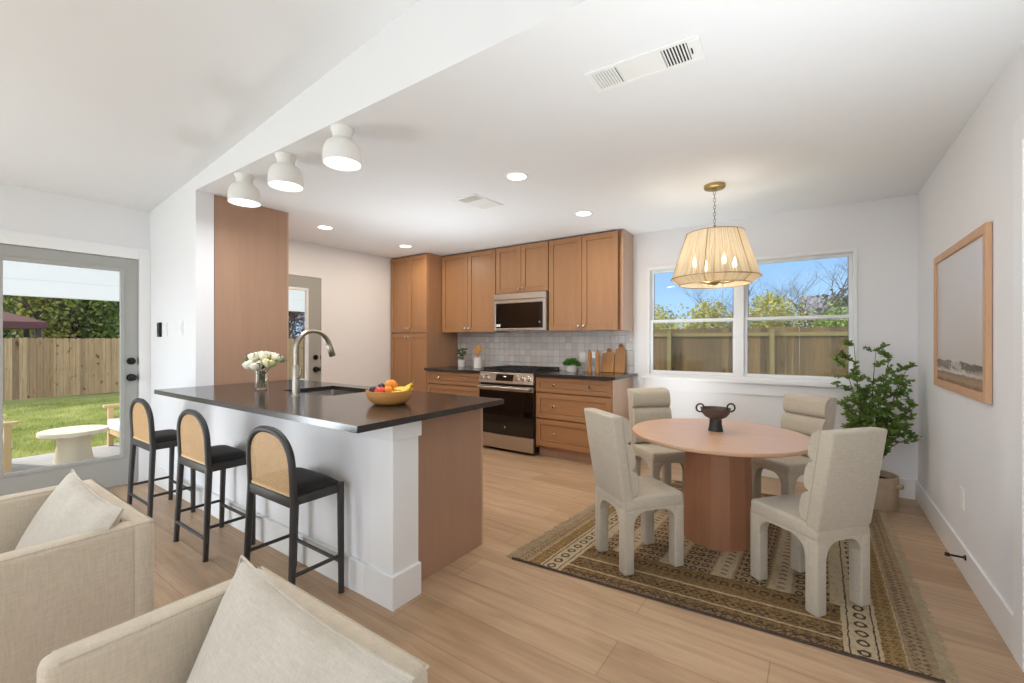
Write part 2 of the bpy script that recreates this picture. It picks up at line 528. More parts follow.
M_apple = plain('red_apple_skin', rgb(214, 62, 36), 0.3, var=0.3, vscale=25)
M_plum = plain('dark_plum_skin', rgb(58, 30, 48), 0.3, var=0.3, vscale=25)
M_rose = plain('ivory_petal', rgb(240, 234, 214), 0.6, var=0.06, vscale=30)
M_rosey = plain('yellow_ivory_petal', rgb(238, 228, 178), 0.6, var=0.06, vscale=30)
M_pane = pane_mat('window_glass')
M_deck = wood('grey_deck_boards', rgb(160, 156, 156), rgb(190, 186, 186), (12, 0.8, 8), 0.8, 0.5)
M_lawn = plain('lawn_ground', rgb(122, 128, 68), 0.95, var=0.4, vscale=3.0)
M_grass = leaf_mat('grass_blade', [(0.3, rgb(118, 132, 62)), (0.5, rgb(166, 172, 98)), (0.72, rgb(208, 202, 140))], 0.9, 0.4)
def porch_mat():
    # white porch soffit and beam, translucency added so daylight brightens them and the deck
    m, nt, bs = new_mat('translucent_white_porch_soffit')
    bs.inputs['Base Color'].default_value = rgb(244, 245, 248)
    bs.inputs['Roughness'].default_value = 0.6
    tl = nt.nodes.new('ShaderNodeBsdfTranslucent'); tl.inputs[0].default_value = rgb(244, 245, 248)
    mx = nt.nodes.new('ShaderNodeMixShader'); mx.inputs[0].default_value = 0.5
    nt.links.new(bs.outputs[0], mx.inputs[1]); nt.links.new(tl.outputs[0], mx.inputs[2])
    nt.links.new(mx.outputs[0], nt.nodes['Material Output'].inputs['Surface'])
    return m
M_soffit = porch_mat()
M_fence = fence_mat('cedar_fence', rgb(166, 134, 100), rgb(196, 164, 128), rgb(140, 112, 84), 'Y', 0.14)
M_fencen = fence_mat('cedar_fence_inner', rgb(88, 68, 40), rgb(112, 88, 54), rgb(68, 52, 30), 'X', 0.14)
M_rail = wood('green_treated_rail', rgb(104, 92, 54), rgb(120, 106, 66), (1, 12, 12), 0.85, 0.5)
M_patio = wood('pale_teak', rgb(206, 172, 122), rgb(226, 196, 148), (8, 8, 1), 0.6, 0.5)
M_cream = wood('cream_table_wood', rgb(226, 212, 184), rgb(238, 226, 202), (3, 3, 3), 0.6, 0.4)
M_whitecush = fabric('white_outdoor_cushion', rgb(236, 236, 240), 180, 0.2, 0.03)
M_bark = plain('dark_bark', rgb(74, 62, 58), 0.9, var=0.3, vscale=12)
M_barkg = plain('grey_bark', rgb(92, 84, 80), 0.9, var=0.2, vscale=12)
L_green = leaf_mat('green_foliage', [(0.3, rgb(62, 84, 34)), (0.5, rgb(120, 140, 58)), (0.7, rgb(176, 186, 92))], 3.4)
L_yel = leaf_mat('yellow_foliage', [(0.3, rgb(118, 118, 62)), (0.5, rgb(166, 160, 76)), (0.7, rgb(206, 194, 110))], 3.4)
L_pur = leaf_mat('plum_foliage', [(0.3, rgb(72, 58, 66)), (0.5, rgb(124, 102, 106)), (0.68, rgb(176, 158, 104))], 3.4)
L_dark = leaf_mat('dark_foliage', [(0.3, rgb(54, 60, 44)), (0.55, rgb(92, 96, 70)), (0.75, rgb(128, 130, 92))], 3.4)
M_shingle = plain('grey_roof_shingle', rgb(118, 116, 122), 0.9, var=0.25, vscale=9)
M_siding = plain('pale_siding', rgb(176, 172, 168), 0.8)
M_maroon = plain('maroon_metal_roof', rgb(92, 46, 48), 0.5)

# ------------------------------------------------------------------ mesh helpers
def BM():
    return bmesh.new()


def box(bm, x0, x1, y0, y1, z0, z1, bev=0.0, seg=2, mtx=None):
    ps = [(x, y, z) for x in (x0, x1) for y in (y0, y1) for z in (z0, z1)]
    vs = [bm.verts.new(p) for p in ps]
    fs = [bm.faces.new([vs[i] for i in f]) for f in ((0, 1, 3, 2), (4, 6, 7, 5), (0, 4, 5, 1), (2, 3, 7, 6), (0, 2, 6, 4), (1, 5, 7, 3))]
    allv = set(vs)
    if bev > 0:
        es = list({e for f in fs for e in f.edges})
        r = bmesh.ops.bevel(bm, geom=es, offset=bev, segments=seg, profile=0.5, affect='EDGES', clamp_overlap=True)
        allv = {v for f in r['faces'] for v in f.verts} | {v for v in vs if v.is_valid}
    if mtx is not None:
        bmesh.ops.transform(bm, matrix=mtx, verts=list(allv))
    return list(allv)


def prism(bm, pts, axis, a, b, bev=0.0, seg=2):
    def P(u, v, w):
        return {'x': (w, u, v), 'y': (u, w, v), 'z': (u, v, w)}[axis]
    n = len(pts)
    A = [bm.verts.new(P(u, v, a)) for u, v in pts]
    B = [bm.verts.new(P(u, v, b)) for u, v in pts]
    fs = [bm.faces.new(A), bm.faces.new(list(reversed(B)))]
    for i in range(n):
        fs.append(bm.faces.new([A[i], B[i], B[(i + 1) % n], A[(i + 1) % n]]))
    if bev:
        es = list({e for f in fs for e in f.edges})
        bmesh.ops.bevel(bm, geom=es, offset=bev, segments=seg, profile=0.5, affect='EDGES', clamp_overlap=True)
    return A + B


def lathe(bm, prof, n=32, c=(0, 0, 0), close=False, axis=None, wave=None):
    rings = []
    pr = list(prof)
    for k, (r, z) in enumerate(pr):
        if r < 1e-6:
            rings.append([bm.verts.new((c[0], c[1], c[2] + z))])
        else:
            ring = []
            for i in range(n):
                a = 2 * PI * i / n
                rr = r * (wave(a, k) if wave else 1)
                ring.append(bm.verts.new((c[0] + rr * math.cos(a), c[1] + rr * math.sin(a), c[2] + z)))
            rings.append(ring)
    seq = list(zip(rings[:-1], rings[1:]))
    if close:
        seq.append((rings[-1], rings[0]))
    for A, B in seq:
        if len(A) == 1 and len(B) == 1:
            continue
        for i in range(n):
            j = (i + 1) % n
            if len(A) == 1:
                bm.faces.new([A[0], B[i], B[j]])
            elif len(B) == 1:
                bm.faces.new([A[i], B[0], A[j]])
            else:
                bm.faces.new([A[i], B[i], B[j], A[j]])
    vs = [v for r in rings for v in r]
    if axis is not None:
        q = Vector((0, 0, 1)).rotation_difference(Vector(axis))
        bmesh.ops.rotate(bm, verts=vs, cent=c, matrix=q.to_matrix())
    return vs


def cyl(bm, c, r, h, n=20, axis=(0, 0, 1), r2=None):
    return lathe(bm, [(0, 0), (r, 0), (r if r2 is None else r2, h), (0, h)], n, c, axis=axis)


def ball(bm, c, r, n=16, m=10, sx=1, sy=1, sz=1):
    vs = lathe(bm, [(abs(r * math.sin(PI * k / m)) if 0 < k < m else 0, -r * math.cos(PI * k / m)) for k in range(m + 1)], n, (0, 0, 0))
    for v in vs:
        v.co = Vector((v.co.x * sx + c[0], v.co.y * sy + c[1], v.co.z * sz + c[2]))
    return vs


def tube(bm, pts, r, n=10, closed=False, caps=True, sq=False):
    P = [Vector(p) for p in pts]
    k = len(P)
    R = r if isinstance(r, (list, tuple)) else [r] * k
    rings = []
    prev = None
    for i in range(k):
        if closed:
            t = P[(i + 1) % k] - P[i - 1]
        else:
            t = P[min(i + 1, k - 1)] - P[max(i - 1, 0)]
        t.normalize()
        if prev is None:
            up = Vector((0, 0, 1)) if abs(t.z) < 0.9 else Vector((1, 0, 0))
            a = t.cross(up).normalized()
        else:
            a = prev - t * prev.dot(t)
            a.normalize()
        prev = a
        b = t.cross(a)
        rings.append([bm.verts.new(P[i] + (a * math.cos(2 * PI * (j + .5) / n) + b * math.sin(2 * PI * (j + .5) / n)) * R[i]) for j in range(n)])
    seq = list(zip(rings[:-1], rings[1:]))
    if closed:
        seq.append((rings[-1], rings[0]))
    for A, B in seq:
        for j in range(n):
            bm.faces.new([A[j], B[j], B[(j + 1) % n], A[(j + 1) % n]])
    if caps and not closed:
        bm.faces.new(list(reversed(rings[0])))
        bm.faces.new(rings[-1])
    return [v for r_ in rings for v in r_]


def build(name, bm, mat, parent=None, smooth=False, loc=None, rot=None, fix=True):
    if fix:
        bmesh.ops.recalc_face_normals(bm, faces=bm.faces[:])
    me = bpy.data.meshes.new(name)
    bm.to_mesh(me)
    bm.free()
    me.materials.append(mat)
    if smooth:
        for p in me.polygons:
            p.use_smooth = True
        try:
            me.set_sharp_from_angle(angle=math.radians(smooth if smooth is not True else 42))
        except Exception:
            pass
    o = bpy.data.objects.new(name, me)
    COL.objects.link(o)
    if parent is not None:
        o.parent = parent
    if loc is not None:
        o.location = loc
    if rot is not None:
        o.rotation_euler = rot
    return o


def thing(name, label, cat, loc=(0, 0, 0), rz=0.0, group=None):
    o = bpy.data.objects.new(name, None)
    o.empty_display_size = 0.1
    COL.objects.link(o)
    o.location = loc
    o.rotation_euler = (0, 0, rz)
    return tag(o, label, cat, group)


def tag(o, label, cat, group=None, kind=None):
    o['label'] = label
    o['category'] = cat
    if group:
        o['group'] = group
    if kind:
        o['kind'] = kind
    return o


def struct(name, bm, mat, label=None, cat=None, smooth=False, parent=None):
    o = build(name, bm, mat, parent, smooth)
    if parent is None:
        o['kind'] = 'structure'
        if label:
            o['label'] = label
            o['category'] = cat
    return o


def dup(root, loc=None, rz=None, label=None):
    r = root.copy()
    COL.objects.link(r)
    if loc is not None:
        r.location = loc
    if rz is not None:
        r.rotation_euler = (0, 0, rz)
    if label:
        r['label'] = label
    for ch in list(root.children):
        c = ch.copy()
        COL.objects.link(c)
        c.parent = r
        for g in list(ch.children):
            d = g.copy()
            COL.objects.link(d)
            d.parent = c
    return r


def arc(cx, cz, r, a0, a1, n):
    return [(cx + r * math.cos(a0 + (a1 - a0) * i / n), cz + r * math.sin(a0 + (a1 - a0) * i / n)) for i in range(n + 1)]


# ------------------------------------------------------------------ the room
XL, XR, YB, YS, H = -4.97, 0.664, 4.714, 1.38, 2.44
slope = lambda x: H + 0.1046 * (x - XL)

bm = BM(); box(bm, XL - 0.15, XR + 0.15, -3.2, YB + 0.15, -0.12, 0)
struct('floor', bm, M_floor, 'light oak plank floor with long narrow seams', 'floor')

bm = BM(); box(bm, XL, XR, YS, YB, H, H + 0.12)
struct('ceiling', bm, M_ceil, 'flat white kitchen ceiling', 'ceiling')
bm = BM()
prism(bm, [(XL - 0.12, slope(XL - 0.12)), (XR + 0.12, slope(XR + 0.12)), (XR + 0.12, slope(XR + 0.12) + 0.12), (XL - 0.12, slope(XL - 0.12) + 0.12)], 'y', -3.2, YS)
struct('ceiling_living', bm, M_ceil, 'sloping white living room ceiling', 'ceiling')
bm = BM()
prism(bm, [(XL, H + 0.12), (XR, H + 0.12), (XR, slope(XR) + 0.12), (XL, slope(XL) + 0.13)], 'y', YS, YS + 0.12)
prism(bm, [(XL, H), (XR, H), (XR, H + 0.12), (XL, H + 0.12)], 'y', YS - 0.0005, YS)
struct('wall_header', bm, M_wall, 'white header wall above the breakfast bar', 'wall')

# right wall, with the opening for a door toward the camera
bm = BM()
D3a, D3b, D3t = 1.62, 2.50, 2.05
box(bm, XR, XR + 0.12, D3b, YB + 0.12, 0, 3.1)
box(bm, XR, XR + 0.12, -3.2, D3a, 0, 3.2)
box(bm, XR, XR + 0.12, D3a, D3b, D3t, 3.1)
struct('wall_right', bm, M_wall, 'white right wall with a framed picture', 'wall')
bm = BM()
box(bm, XR - 0.016, XR, D3b - 0.01, D3b + 0.09, 0, D3t + 0.09, 0.003)
box(bm, XR - 0.016, XR, D3a - 0.09, D3a + 0.01, 0, D3t + 0.09, 0.003)
box(bm, XR - 0.016, XR, D3a + 0.01, D3b - 0.01, D3t - 0.01, D3t + 0.09, 0.003)
struct('trim_1', bm, M_trim, 'white casing of the door at right edge', 'door casing')
bm = BM(); box(bm, XR + 0.03, XR + 0.07, D3a + 0.01, D3b - 0.012, 0.005, D3t - 0.012)
d3 = struct('door_3', bm, M_trim, 'white door in the right wall near the camera', 'door')
for zz in (0.25, 1.0, 1.82):
    bm = BM(); cyl(bm, (XR + 0.016, D3b - 0.004, zz - 0.045), 0.008, 0.09, 10)
    build('hinge', bm, M_blackmetal, d3)

# back wall with window opening
WX0, WX1, WZ0, WZ1 = -1.500, 0.285, 0.898, 2.058
bm = BM()
box(bm, XL - 0.12, WX0, YB, YB + 0.12, 0, H + 0.1)
box(bm, WX1, XR, YB, YB + 0.12, 0, H + 0.1)
box(bm, WX0, WX1, YB, YB + 0.12, 0, WZ0)
box(bm, WX0, WX1, YB, YB + 0.12, WZ1, H + 0.1)
struct('wall_back', bm, M_wall, 'white back wall around the double window', 'wall')

# left wall with two door openings
DA0, DA1, DAT = 0.385, 1.300, 1.995       # glass door (living room)
DB0, DB1, DBT = 2.235, 3.055, 2.035       # kitchen door
bm = BM()
box(bm, XL - 0.12, XL, -3.2, DA0, 0, 2.55)
box(bm, XL - 0.12, XL, DA1, DB0, 0, 2.55)
box(bm, XL - 0.12, XL, DB1, YB, 0, 2.55)
box(bm, XL - 0.12, XL, DA0, DA1, DAT, 2.55)
box(bm, XL - 0.12, XL, DB0, DB1, DBT, 2.55)
struct('wall_left', bm, M_wall, 'white left wall with two grey glazed doors', 'wall')

# partition: full height stub and breakfast bar half wall with its white end post
XE = -3.95
bm = BM()
box(bm, XL, XE, YS, YS + 0.125, 0, H)
struct('wall_stub', bm, M_wall, 'white wall stub carrying switches beside the bar', 'wall')
PX = -1.645
bm = BM()
box(bm, XE, PX, YS, YS + 0.125, 0, 0.884)
struct('wall_half', bm, M_wall, 'white half wall under the black bar counter', 'half wall')
bm = BM()
box(bm, PX - 0.17, PX + 0.003, YS - 0.006, YS + 0.155, 0.155, 0.80, 0.002)
box(bm, PX - 0.19, PX + 0.022, YS - 0.025, YS + 0.16, 0.795, 0.884, 0.003)
box(bm, PX - 0.19, PX + 0.020, YS - 0.022, YS + 0.16, 0, 0.16, 0.004)
struct('trim_2', bm, M_trim, 'white square post at the end of the bar', 'post')

# baseboards
def bboard(name, x0, x1, y0, y1, lab):
    bm = BM(); box(bm, x0, x1, y0, y1, 0, 0.16, 0.004)
    struct(name, bm, M_trim, lab, 'baseboard')
bboard('baseboard_island', XE, PX - 0.19, YS - 0.022, YS, 'white baseboard along the bar half wall')
bboard('baseboard_stub', XL, XE, YS - 0.014, YS, 'white baseboard of the wall stub')
bboard('baseboard_right', XR - 0.015, XR, D3b + 0.09, YB, 'white baseboard on the right wall')
bboard('baseboard_back', -1.60, XR - 0.015, YB - 0.015, YB, 'white baseboard below the window')
bboard('baseboard_left', XL, XL + 0.015, -3.2, DA0 - 0.085, 'white baseboard left of the glass door')
bboard('baseboard_kitchen', XL, XL + 0.015, DB1 + 0.01, 4.09, 'white baseboard beside the pantry')

# casing of the glass door
bm = BM()
box(bm, XL, XL + 0.016, DA1, YS, 0, DAT + 0.10, 0.003)
box(bm, XL, XL + 0.016, DA0 - 0.08, DA0, 0, DAT + 0.10, 0.003)
box(bm, XL, XL + 0.016, DA0, DA1, DAT, DAT + 0.10, 0.003)
struct('trim_3', bm, M_trim, 'white casing around the glass patio door', 'door casing')

# glazed doors
def glazed(name, label, y0, y1, zt, gl, gr, gb, gt, hw_y, frame_mat, hz):
    x0, x1 = XL - 0.055, XL - 0.010
    bm = BM()
    box(bm, x0, x1, y0 + 0.004, gl, 0.012, zt - 0.004)
    box(bm, x0, x1, gr, y1 - 0.004, 0.012, zt - 0.004)
    box(bm, x0, x1, gl, gr, 0.012, gb)
    box(bm, x0, x1, gl, gr, gt, zt - 0.004)
    d = struct(name, bm, M_doorgrey, label, 'door')
    bm = BM()
    w = 0.028
    for a0, a1, b0, b1 in ((gl - w * .3, gl + w * .7, gb - w * .3, gt + w * .3), (gr - w * .7, gr + w * .3, gb - w * .3, gt + w * .3),
                           (gl + w * .7, gr - w * .7, gb - w * .3, gb + w * .7), (gl + w * .7, gr - w * .7, gt - w * .7, gt + w * .3)):
        box(bm, x1 - 0.03, x1 + 0.008, a0, a1, b0, b1, 0.003)
    build('glazing_bead', bm, frame_mat, d)
    bm = BM(); box(bm, x0 + 0.015, x0 + 0.021, gl, gr, gb, gt)
    build('glass_pane', bm, M_pane, d)
    bm = BM()
    cyl(bm, (x1, hw_y, hz + 0.145), 0.031, 0.010, 24, (1, 0, 0))
    cyl(bm, (x1 + 0.010, hw_y, hz + 0.145), 0.022, 0.012, 24, (1, 0, 0))
    box(bm, x1 + 0.022, x1 + 0.036, hw_y - 0.004, hw_y + 0.004, hz + 0.13, hz + 0.16, 0.001)
    build('deadbolt', bm, M_blackmetal, d, True)
    bm = BM()
    cyl(bm, (x1, hw_y, hz), 0.033, 0.010, 24, (1, 0, 0))
    cyl(bm, (x1 + 0.010, hw_y, hz), 0.012, 0.03, 16, (1, 0, 0))
    lathe(bm, [(0, 0), (0.020, 0.002), (0.029, 0.012), (0.027, 0.026), (0.015, 0.033), (0, 0.034)], 24, (x1 + 0.032, hw_y, hz), axis=(1, 0, 0))
    build('door_knob', bm, M_blackmetal, d, True)
    bm = BM()
    box(bm, x1 - 0.004, x1 + 0.004, y1 - 0.0065, y1 - 0.0015, hz - 0.03, hz + 0.03)
    box(bm, x1 - 0.004, x1 + 0.004, y1 - 0.0065, y1 - 0.0015, hz + 0.115, hz + 0.175)
    build('latch_plate', bm, M_blackmetal, d)
    return d
glazed('door_1', 'grey patio door with one large glass pane', DA0, DA1, DAT, 0.485, 1.196, 0.255, 1.895, 1.248, M_doorgrey, 0.945)
glazed('door_2', 'grey kitchen door with a narrower glass pane', DB0, DB1, DBT, 2.40, 2.885, 0.80, 1.885, 2.985, M_trim, 0.925)

# window
def make_window():
    yi, yo = YB + 0.0, YB + 0.10
    fr = 0.028
    xm0, xm1 = -0.640, -0.570
    bm = BM()
    box(bm, WX0, WX0 + fr, YB - 0.012, yo, WZ0, WZ1, 0.003)
    box(bm, WX1 - fr, WX1, YB - 0.012, yo, WZ0, WZ1, 0.003)
    box(bm, WX0 + fr, WX1 - fr, YB - 0.012, yo, WZ1 - fr, WZ1, 0.003)
    box(bm, WX0 + fr, WX1 - fr, YB - 0.012, yo, WZ0, WZ0 + fr, 0.003)
    box(bm, xm0, xm1, YB - 0.008, yo, WZ0 + fr, WZ1 - fr, 0.003)
    w = struct('window_1', bm, M_vinyl, 'white double window with two sliding sash pairs', 'window')
    zm = 1.475
    for a, b in ((WX0 + fr, xm0), (xm1, WX1 - fr)):
        for kind, y0, y1, z0, z1 in (('upper_sash', YB + 0.055, YB + 0.085, zm - 0.015, WZ1 - fr), ('lower_sash', YB + 0.018, YB + 0.050, WZ0 + fr, zm + 0.02)):
            s_ = 0.028
            bm = BM()
            box(bm, a, a + s_, y0, y1, z0, z1, 0.003)
            box(bm, b - s_, b, y0, y1, z0, z1, 0.003)
            box(bm, a + s_, b - s_, y0, y1, z0, z0 + s_, 0.003)
            box(bm, a + s_, b - s_, y0, y1, z1 - s_, z1, 0.003)
            sash = build(kind, bm, M_vinyl, w)
            bm = BM()
            g = 0.005
            ym = (y0 + y1) / 2 - 0.006
            box(bm, a + s_, a + s_ + g, y0 + 0.004, ym, z0 + s_, z1 - s_)
            box(bm, b - s_ - g, b - s_, y0 + 0.004, ym, z0 + s_, z1 - s_)
            build('gasket', bm, M_gasket, sash)
            bm = BM(); box(bm, a + s_, b - s_, (y0 + y1) / 2 - 0.003, (y0 + y1) / 2 + 0.003, z0 + s_, z1 - s_)
            build('glass_pane', bm, M_pane, sash)
    bm = BM(); box(bm, WX0 - 0.05, WX1 + 0.05, YB - 0.045, YB, WZ0 - 0.032, WZ0, 0.005)
    build('window_sill', bm, M_trim, w)
    bm = BM(); box(bm, WX0 - 0.03, WX1 + 0.03, YB - 0.014, YB, WZ0 - 0.14, WZ0 - 0.036, 0.003)
    build('apron', bm, M_trim, w)
make_window()

# tiled splashback
bm = BM(); box(bm, -4.22, -1.642, YB - 0.008, YB, 0.915, 1.381)
struct('wall_backsplash', bm, M_tile, 'glossy pale square tile backsplash above the counters', 'backsplash')

# ------------------------------------------------------------------ cabinets
def shaker(parent, name, x0, x1, z0, z1, y, mat, rail=0.057, th=0.02, knobs=()):
    """a shaker front whose face is at -y; knobs = (x, z) list"""
    g = 0.0025
    x0 += g; x1 -= g; z0 += g; z1 -= g
    bm = BM()
    box(bm, x0, x0 + rail, y - th, y, z0, z1, 0.0015, 1)
    box(bm, x1 - rail, x1, y - th, y, z0, z1, 0.0015, 1)
    box(bm, x0 + rail, x1 - rail, y - th, y, z0, z0 + rail, 0.0015, 1)
    box(bm, x0 + rail, x1 - rail, y - th, y, z1 - rail, z1, 0.0015, 1)
    box(bm, x0 + rail + 0.0035, x1 - rail - 0.0035, y - th + 0.009, y - 0.002, z0 + rail + 0.0035, z1 - rail - 0.0035)
    box(bm, x0 + rail - 0.003, x1 - rail + 0.003, y - 0.0045, y - 0.002, z0 + rail - 0.003, z1 - rail + 0.003)
    d = build(name, bm, mat, parent)
    for kx, kz in knobs:
        bm = BM()
        lathe(bm, [(0, 0), (0.006, 0), (0.005, 0.012), (0.014, 0.016), (0.017, 0.022), (0.012, 0.028), (0, 0.028)], 16, (kx, y - th, kz), axis=(0, -1, 0))
        build('knob', bm, M_knob, d, True)
    return d


def cabinet(name, label, x0, x1, y_face, z0, z1, fronts, group=None, toe=False, mat=M_cab, side=M_side):
    """local frame: origin at the middle of the cabinet's foot on the wall side"""
    cx = (x0 + x1) / 2
    t = thing(name, label, 'cabinet', (cx, YB, z0), 0, group)
    hw, dp, hh = (x1 - x0) / 2, y_face - YB, z1 - z0
    off = 0.010 if z0 > 0.5 or True else 0
    bm = BM()
    zb = 0.10 if toe else 0
    box(bm, -hw + 0.019, hw - 0.019, dp + 0.050, -off, zb, hh - 0.001)
    box(bm, -hw + 0.001, -hw + 0.018, dp + 0.021, -off, zb, hh - 0.001)
    box(bm, hw - 0.018, hw - 0.001, dp + 0.021, -off, zb, hh - 0.001)
    build('body', bm, side, t)
    if toe:
        bm = BM(); box(bm, -hw + 0.001, hw - 0.001, dp + 0.085, dp + 0.105, 0.0, zb)
        build('toe_kick', bm, M_panel, t)
    for f in fronts:
        kind, fx0, fx1, fz0, fz1, kn = f
        shaker(t, kind, fx0 - cx, fx1 - cx, fz0 - z0, fz1 - z0, dp + 0.020, M_cabh if kind == 'drawer' else mat,
               0.057 if kind == 'door' else (0.045 if fz1 - fz0 < 0.2 else 0.055), knobs=[(kx - cx, kz - z0) for kx, kz in kn])
    return t


ZU = 2.436
cabinet('pantry_cabinet', 'tall maple pantry cabinet in the corner with four doors', -4.963, -4.225, 4.10, 0.0, ZU, [
    ('door', -4.955, -4.594, 1.380, 2.425, [(-4.622, 1.44)]), ('door', -4.594, -4.230, 1.380, 2.425, [(-4.566, 1.44)]),
    ('door', -4.955, -4.594, 0.105, 1.370, [(-4.622, 1.325)]), ('door', -4.594, -4.230, 0.105, 1.370, [(-4.566, 1.325)])])
cabinet('wall_cabinet', 'maple wall cabinet between the pantry and the microwave', -4.222, -3.298, 4.375, 1.381, ZU, [
    ('door', -4.218, -3.758, 1.384, 2.425, [(-3.79, 1.435)]), ('door', -3.758, -3.301, 1.384, 2.425, [(-3.726, 1.435)])], 'maple wall cabinets')
cabinet('wall_cabinet', 'short maple wall cabinet right above the microwave', -3.296, -2.536, 4.375, 1.846, ZU, [
    ('door', -3.293, -2.916, 1.850, 2.425, [(-2.948, 1.90)]), ('door', -2.916, -2.539, 1.850, 2.425, [(-2.884, 1.90)])], 'maple wall cabinets')
cabinet('wall_cabinet', 'large maple wall cabinet right of the microwave, nearest the window', -2.534, -1.650, 4.375, 1.381, ZU, [
    ('door', -2.531, -2.115, 1.384, 2.425, [(-2.147, 1.435)]), ('door', -2.115, -1.699, 1.384, 2.425, [(-2.083, 1.435)])], 'maple wall cabinets')
cabinet('base_cabinet', 'maple base cabinet left of the range with drawers', -4.222, -3.298, 4.09, 0.0, 0.884, [
    ('drawer', -4.218, -3.301, 0.715, 0.876, [(-3.99, 0.795), (-3.53, 0.795)]), ('drawer', -4.218, -3.301, 0.42, 0.708, [(-3.99, 0.565), (-3.53, 0.565)]),
    ('drawer', -4.218, -3.301, 0.115, 0.413, [(-3.99, 0.264), (-3.53, 0.264)])], 'maple base cabinets', True)
cabinet('base_cabinet', 'maple three-drawer base cabinet right of the range', -2.534, -1.650, 4.09, 0.0, 0.884, [
    ('drawer', -2.531, -1.655, 0.712, 0.876, [(-2.30, 0.795), (-1.885, 0.795)]), ('drawer', -2.531, -1.655, 0.428, 0.704, [(-2.30, 0.566), (-1.885, 0.566)]),
    ('drawer', -2.531, -1.655, 0.125, 0.420, [(-2.30, 0.272), (-1.885, 0.272)])], 'maple base cabinets', True)

# back counters
bm = BM(); box(bm, -4.222, -3.298, 4.045, YB - 0.010, 0.886, 0.916, 0.003)
tag(build('countertop', bm, M_counter), 'black stone countertop left of the range', 'countertop', 'black back counters')
bm = BM(); box(bm, -2.534, -1.60, 4.045, YB - 0.010, 0.886, 0.916, 0.003)
tag(build('countertop', bm, M_counter), 'black stone countertop right of the range', 'countertop', 'black back counters')

# island cabinet (under the bar) and the tall brown cabinet behind the wall stub
t = thing('island_cabinet', 'brown island cabinet behind the white half wall', 'cabinet', (-2.79, 1.82, 0))
bm = BM(); box(bm, -1.15, 1.055, -0.305, 0.275, 0.10, 0.60); box(bm, 0.30, 1.055, -0.305, 0.275, 0.60, 0.884)
box(bm, -1.15, -0.42, -0.305, 0.275, 0.60, 0.884)
build('body', bm, M_cab, t)
bm = BM(); box(bm, 1.060, 1.078, -0.275, 0.300, 0.0, 0.884, 0.001)
build('end_panel', bm, M_panel, t)
bm = BM(); box(bm, 1.056, 1.0795, 0.300, 0.318, 0.0, 0.884, 0.001)
build('corner_strip', bm, M_edge, t)
bm = BM(); box(bm, -1.15, 1.055, 0.18, 0.20, 0.0, 0.10)
build('toe_kick', bm, M_panel, t)
for k in range(4):
    shp = shaker(t, 'door', -1.145 + k * 0.55, -1.145 + (k + 1) * 0.55, 0.11, 0.875, 0.0, M_cab, knobs=[(-1.145 + k * 0.55 + (0.51 if k % 2 == 0 else 0.04), 0.80)])
    shp.rotation_euler = (0, 0, PI)
    shp.location = (-0.09, 0.277, 0)

t = thing('tall_cabinet', 'tall brown cabinet side rising from bar counter to ceiling', 'cabinet', (-4.46, 1.81, 0))
bm = BM(); box(bm, -0.505, 0.488, -0.303, 0.285, 0.0, ZU)
build('body', bm, M_cab, t)
bm = BM(); box(bm, 0.489, 0.508, -0.300, 0.287, 0.0, ZU, 0.001)
build('side_panel', bm, M_panel, t)
bm = BM(); box(bm, 0.486, 0.509, 0.287, 0.297, 0.0, ZU)
build('edge_strip', bm, M_edge, t)
for k in range(2):
    shp = shaker(t, 'door', -0.49 + k * 0.49, k * 0.49, 0.11, 2.42, 0.0, M_cab, knobs=[(-0.49 + k * 0.49 + (0.45 if k == 0 else 0.04), 1.1)])
    shp.rotation_euler = (0, 0, PI)
    shp.location = (0, 0.287, 0)

# ------------------------------------------------------------------ island counter, sink, faucet
CX0, CX1, CY0, CY1 = -3.93, -1.555, 1.115, 2.150
SX0, SX1, SY0, SY1 = -3.13, -2.56, 1.62, 2.02
def slab_with_hole(x0, x1, y0, y1, hx0, hx1, hy0, hy1, z0, z1, notch=None):
    bm = BM()
    o = [(x0, y0), (x1, y0), (x1, y1), (x0, y1)]
    h = [(hx0, hy0), (hx1, hy0), (hx1, hy1), (hx0, hy1)]
    V = {}
    for nm, pts in (('o', o), ('h', h)):
        for z in (z0, z1):
            V[nm, z] = [bm.verts.new((a, b, z)) for a, b in pts]
    for i in range(4):
        j = (i + 1) % 4
        bm.faces.new([V['o', z1][i], V['o', z1][j], V['h', z1][j], V['h', z1][i]])
        bm.faces.new([V['o', z0][i], V['h', z0][i], V['h', z0][j], V['o', z0][j]])
        bm.faces.new([V['o', z0][i], V['o', z0][j], V['o', z1][j], V['o', z1][i]])
        bm.faces.new([V['h', z0][j], V['h', z0][i], V['h', z1][i], V['h', z1][j]])
    es = [e for e in bm.edges if any(len(f.verts) == 4 and abs(f.normal.z) < .5 for f in e.link_faces) and any(abs(f.normal.z) > .5 for f in e.link_faces)]
    bm.normal_update()
    return bm
bm = slab_with_hole(CX0, CX1, CY0, CY1, SX0, SX1, SY0, SY1, 0.886, 0.916)
tag(build('bar_countertop', bm, M_counter), 'long black bar counter on the white half wall', 'countertop')

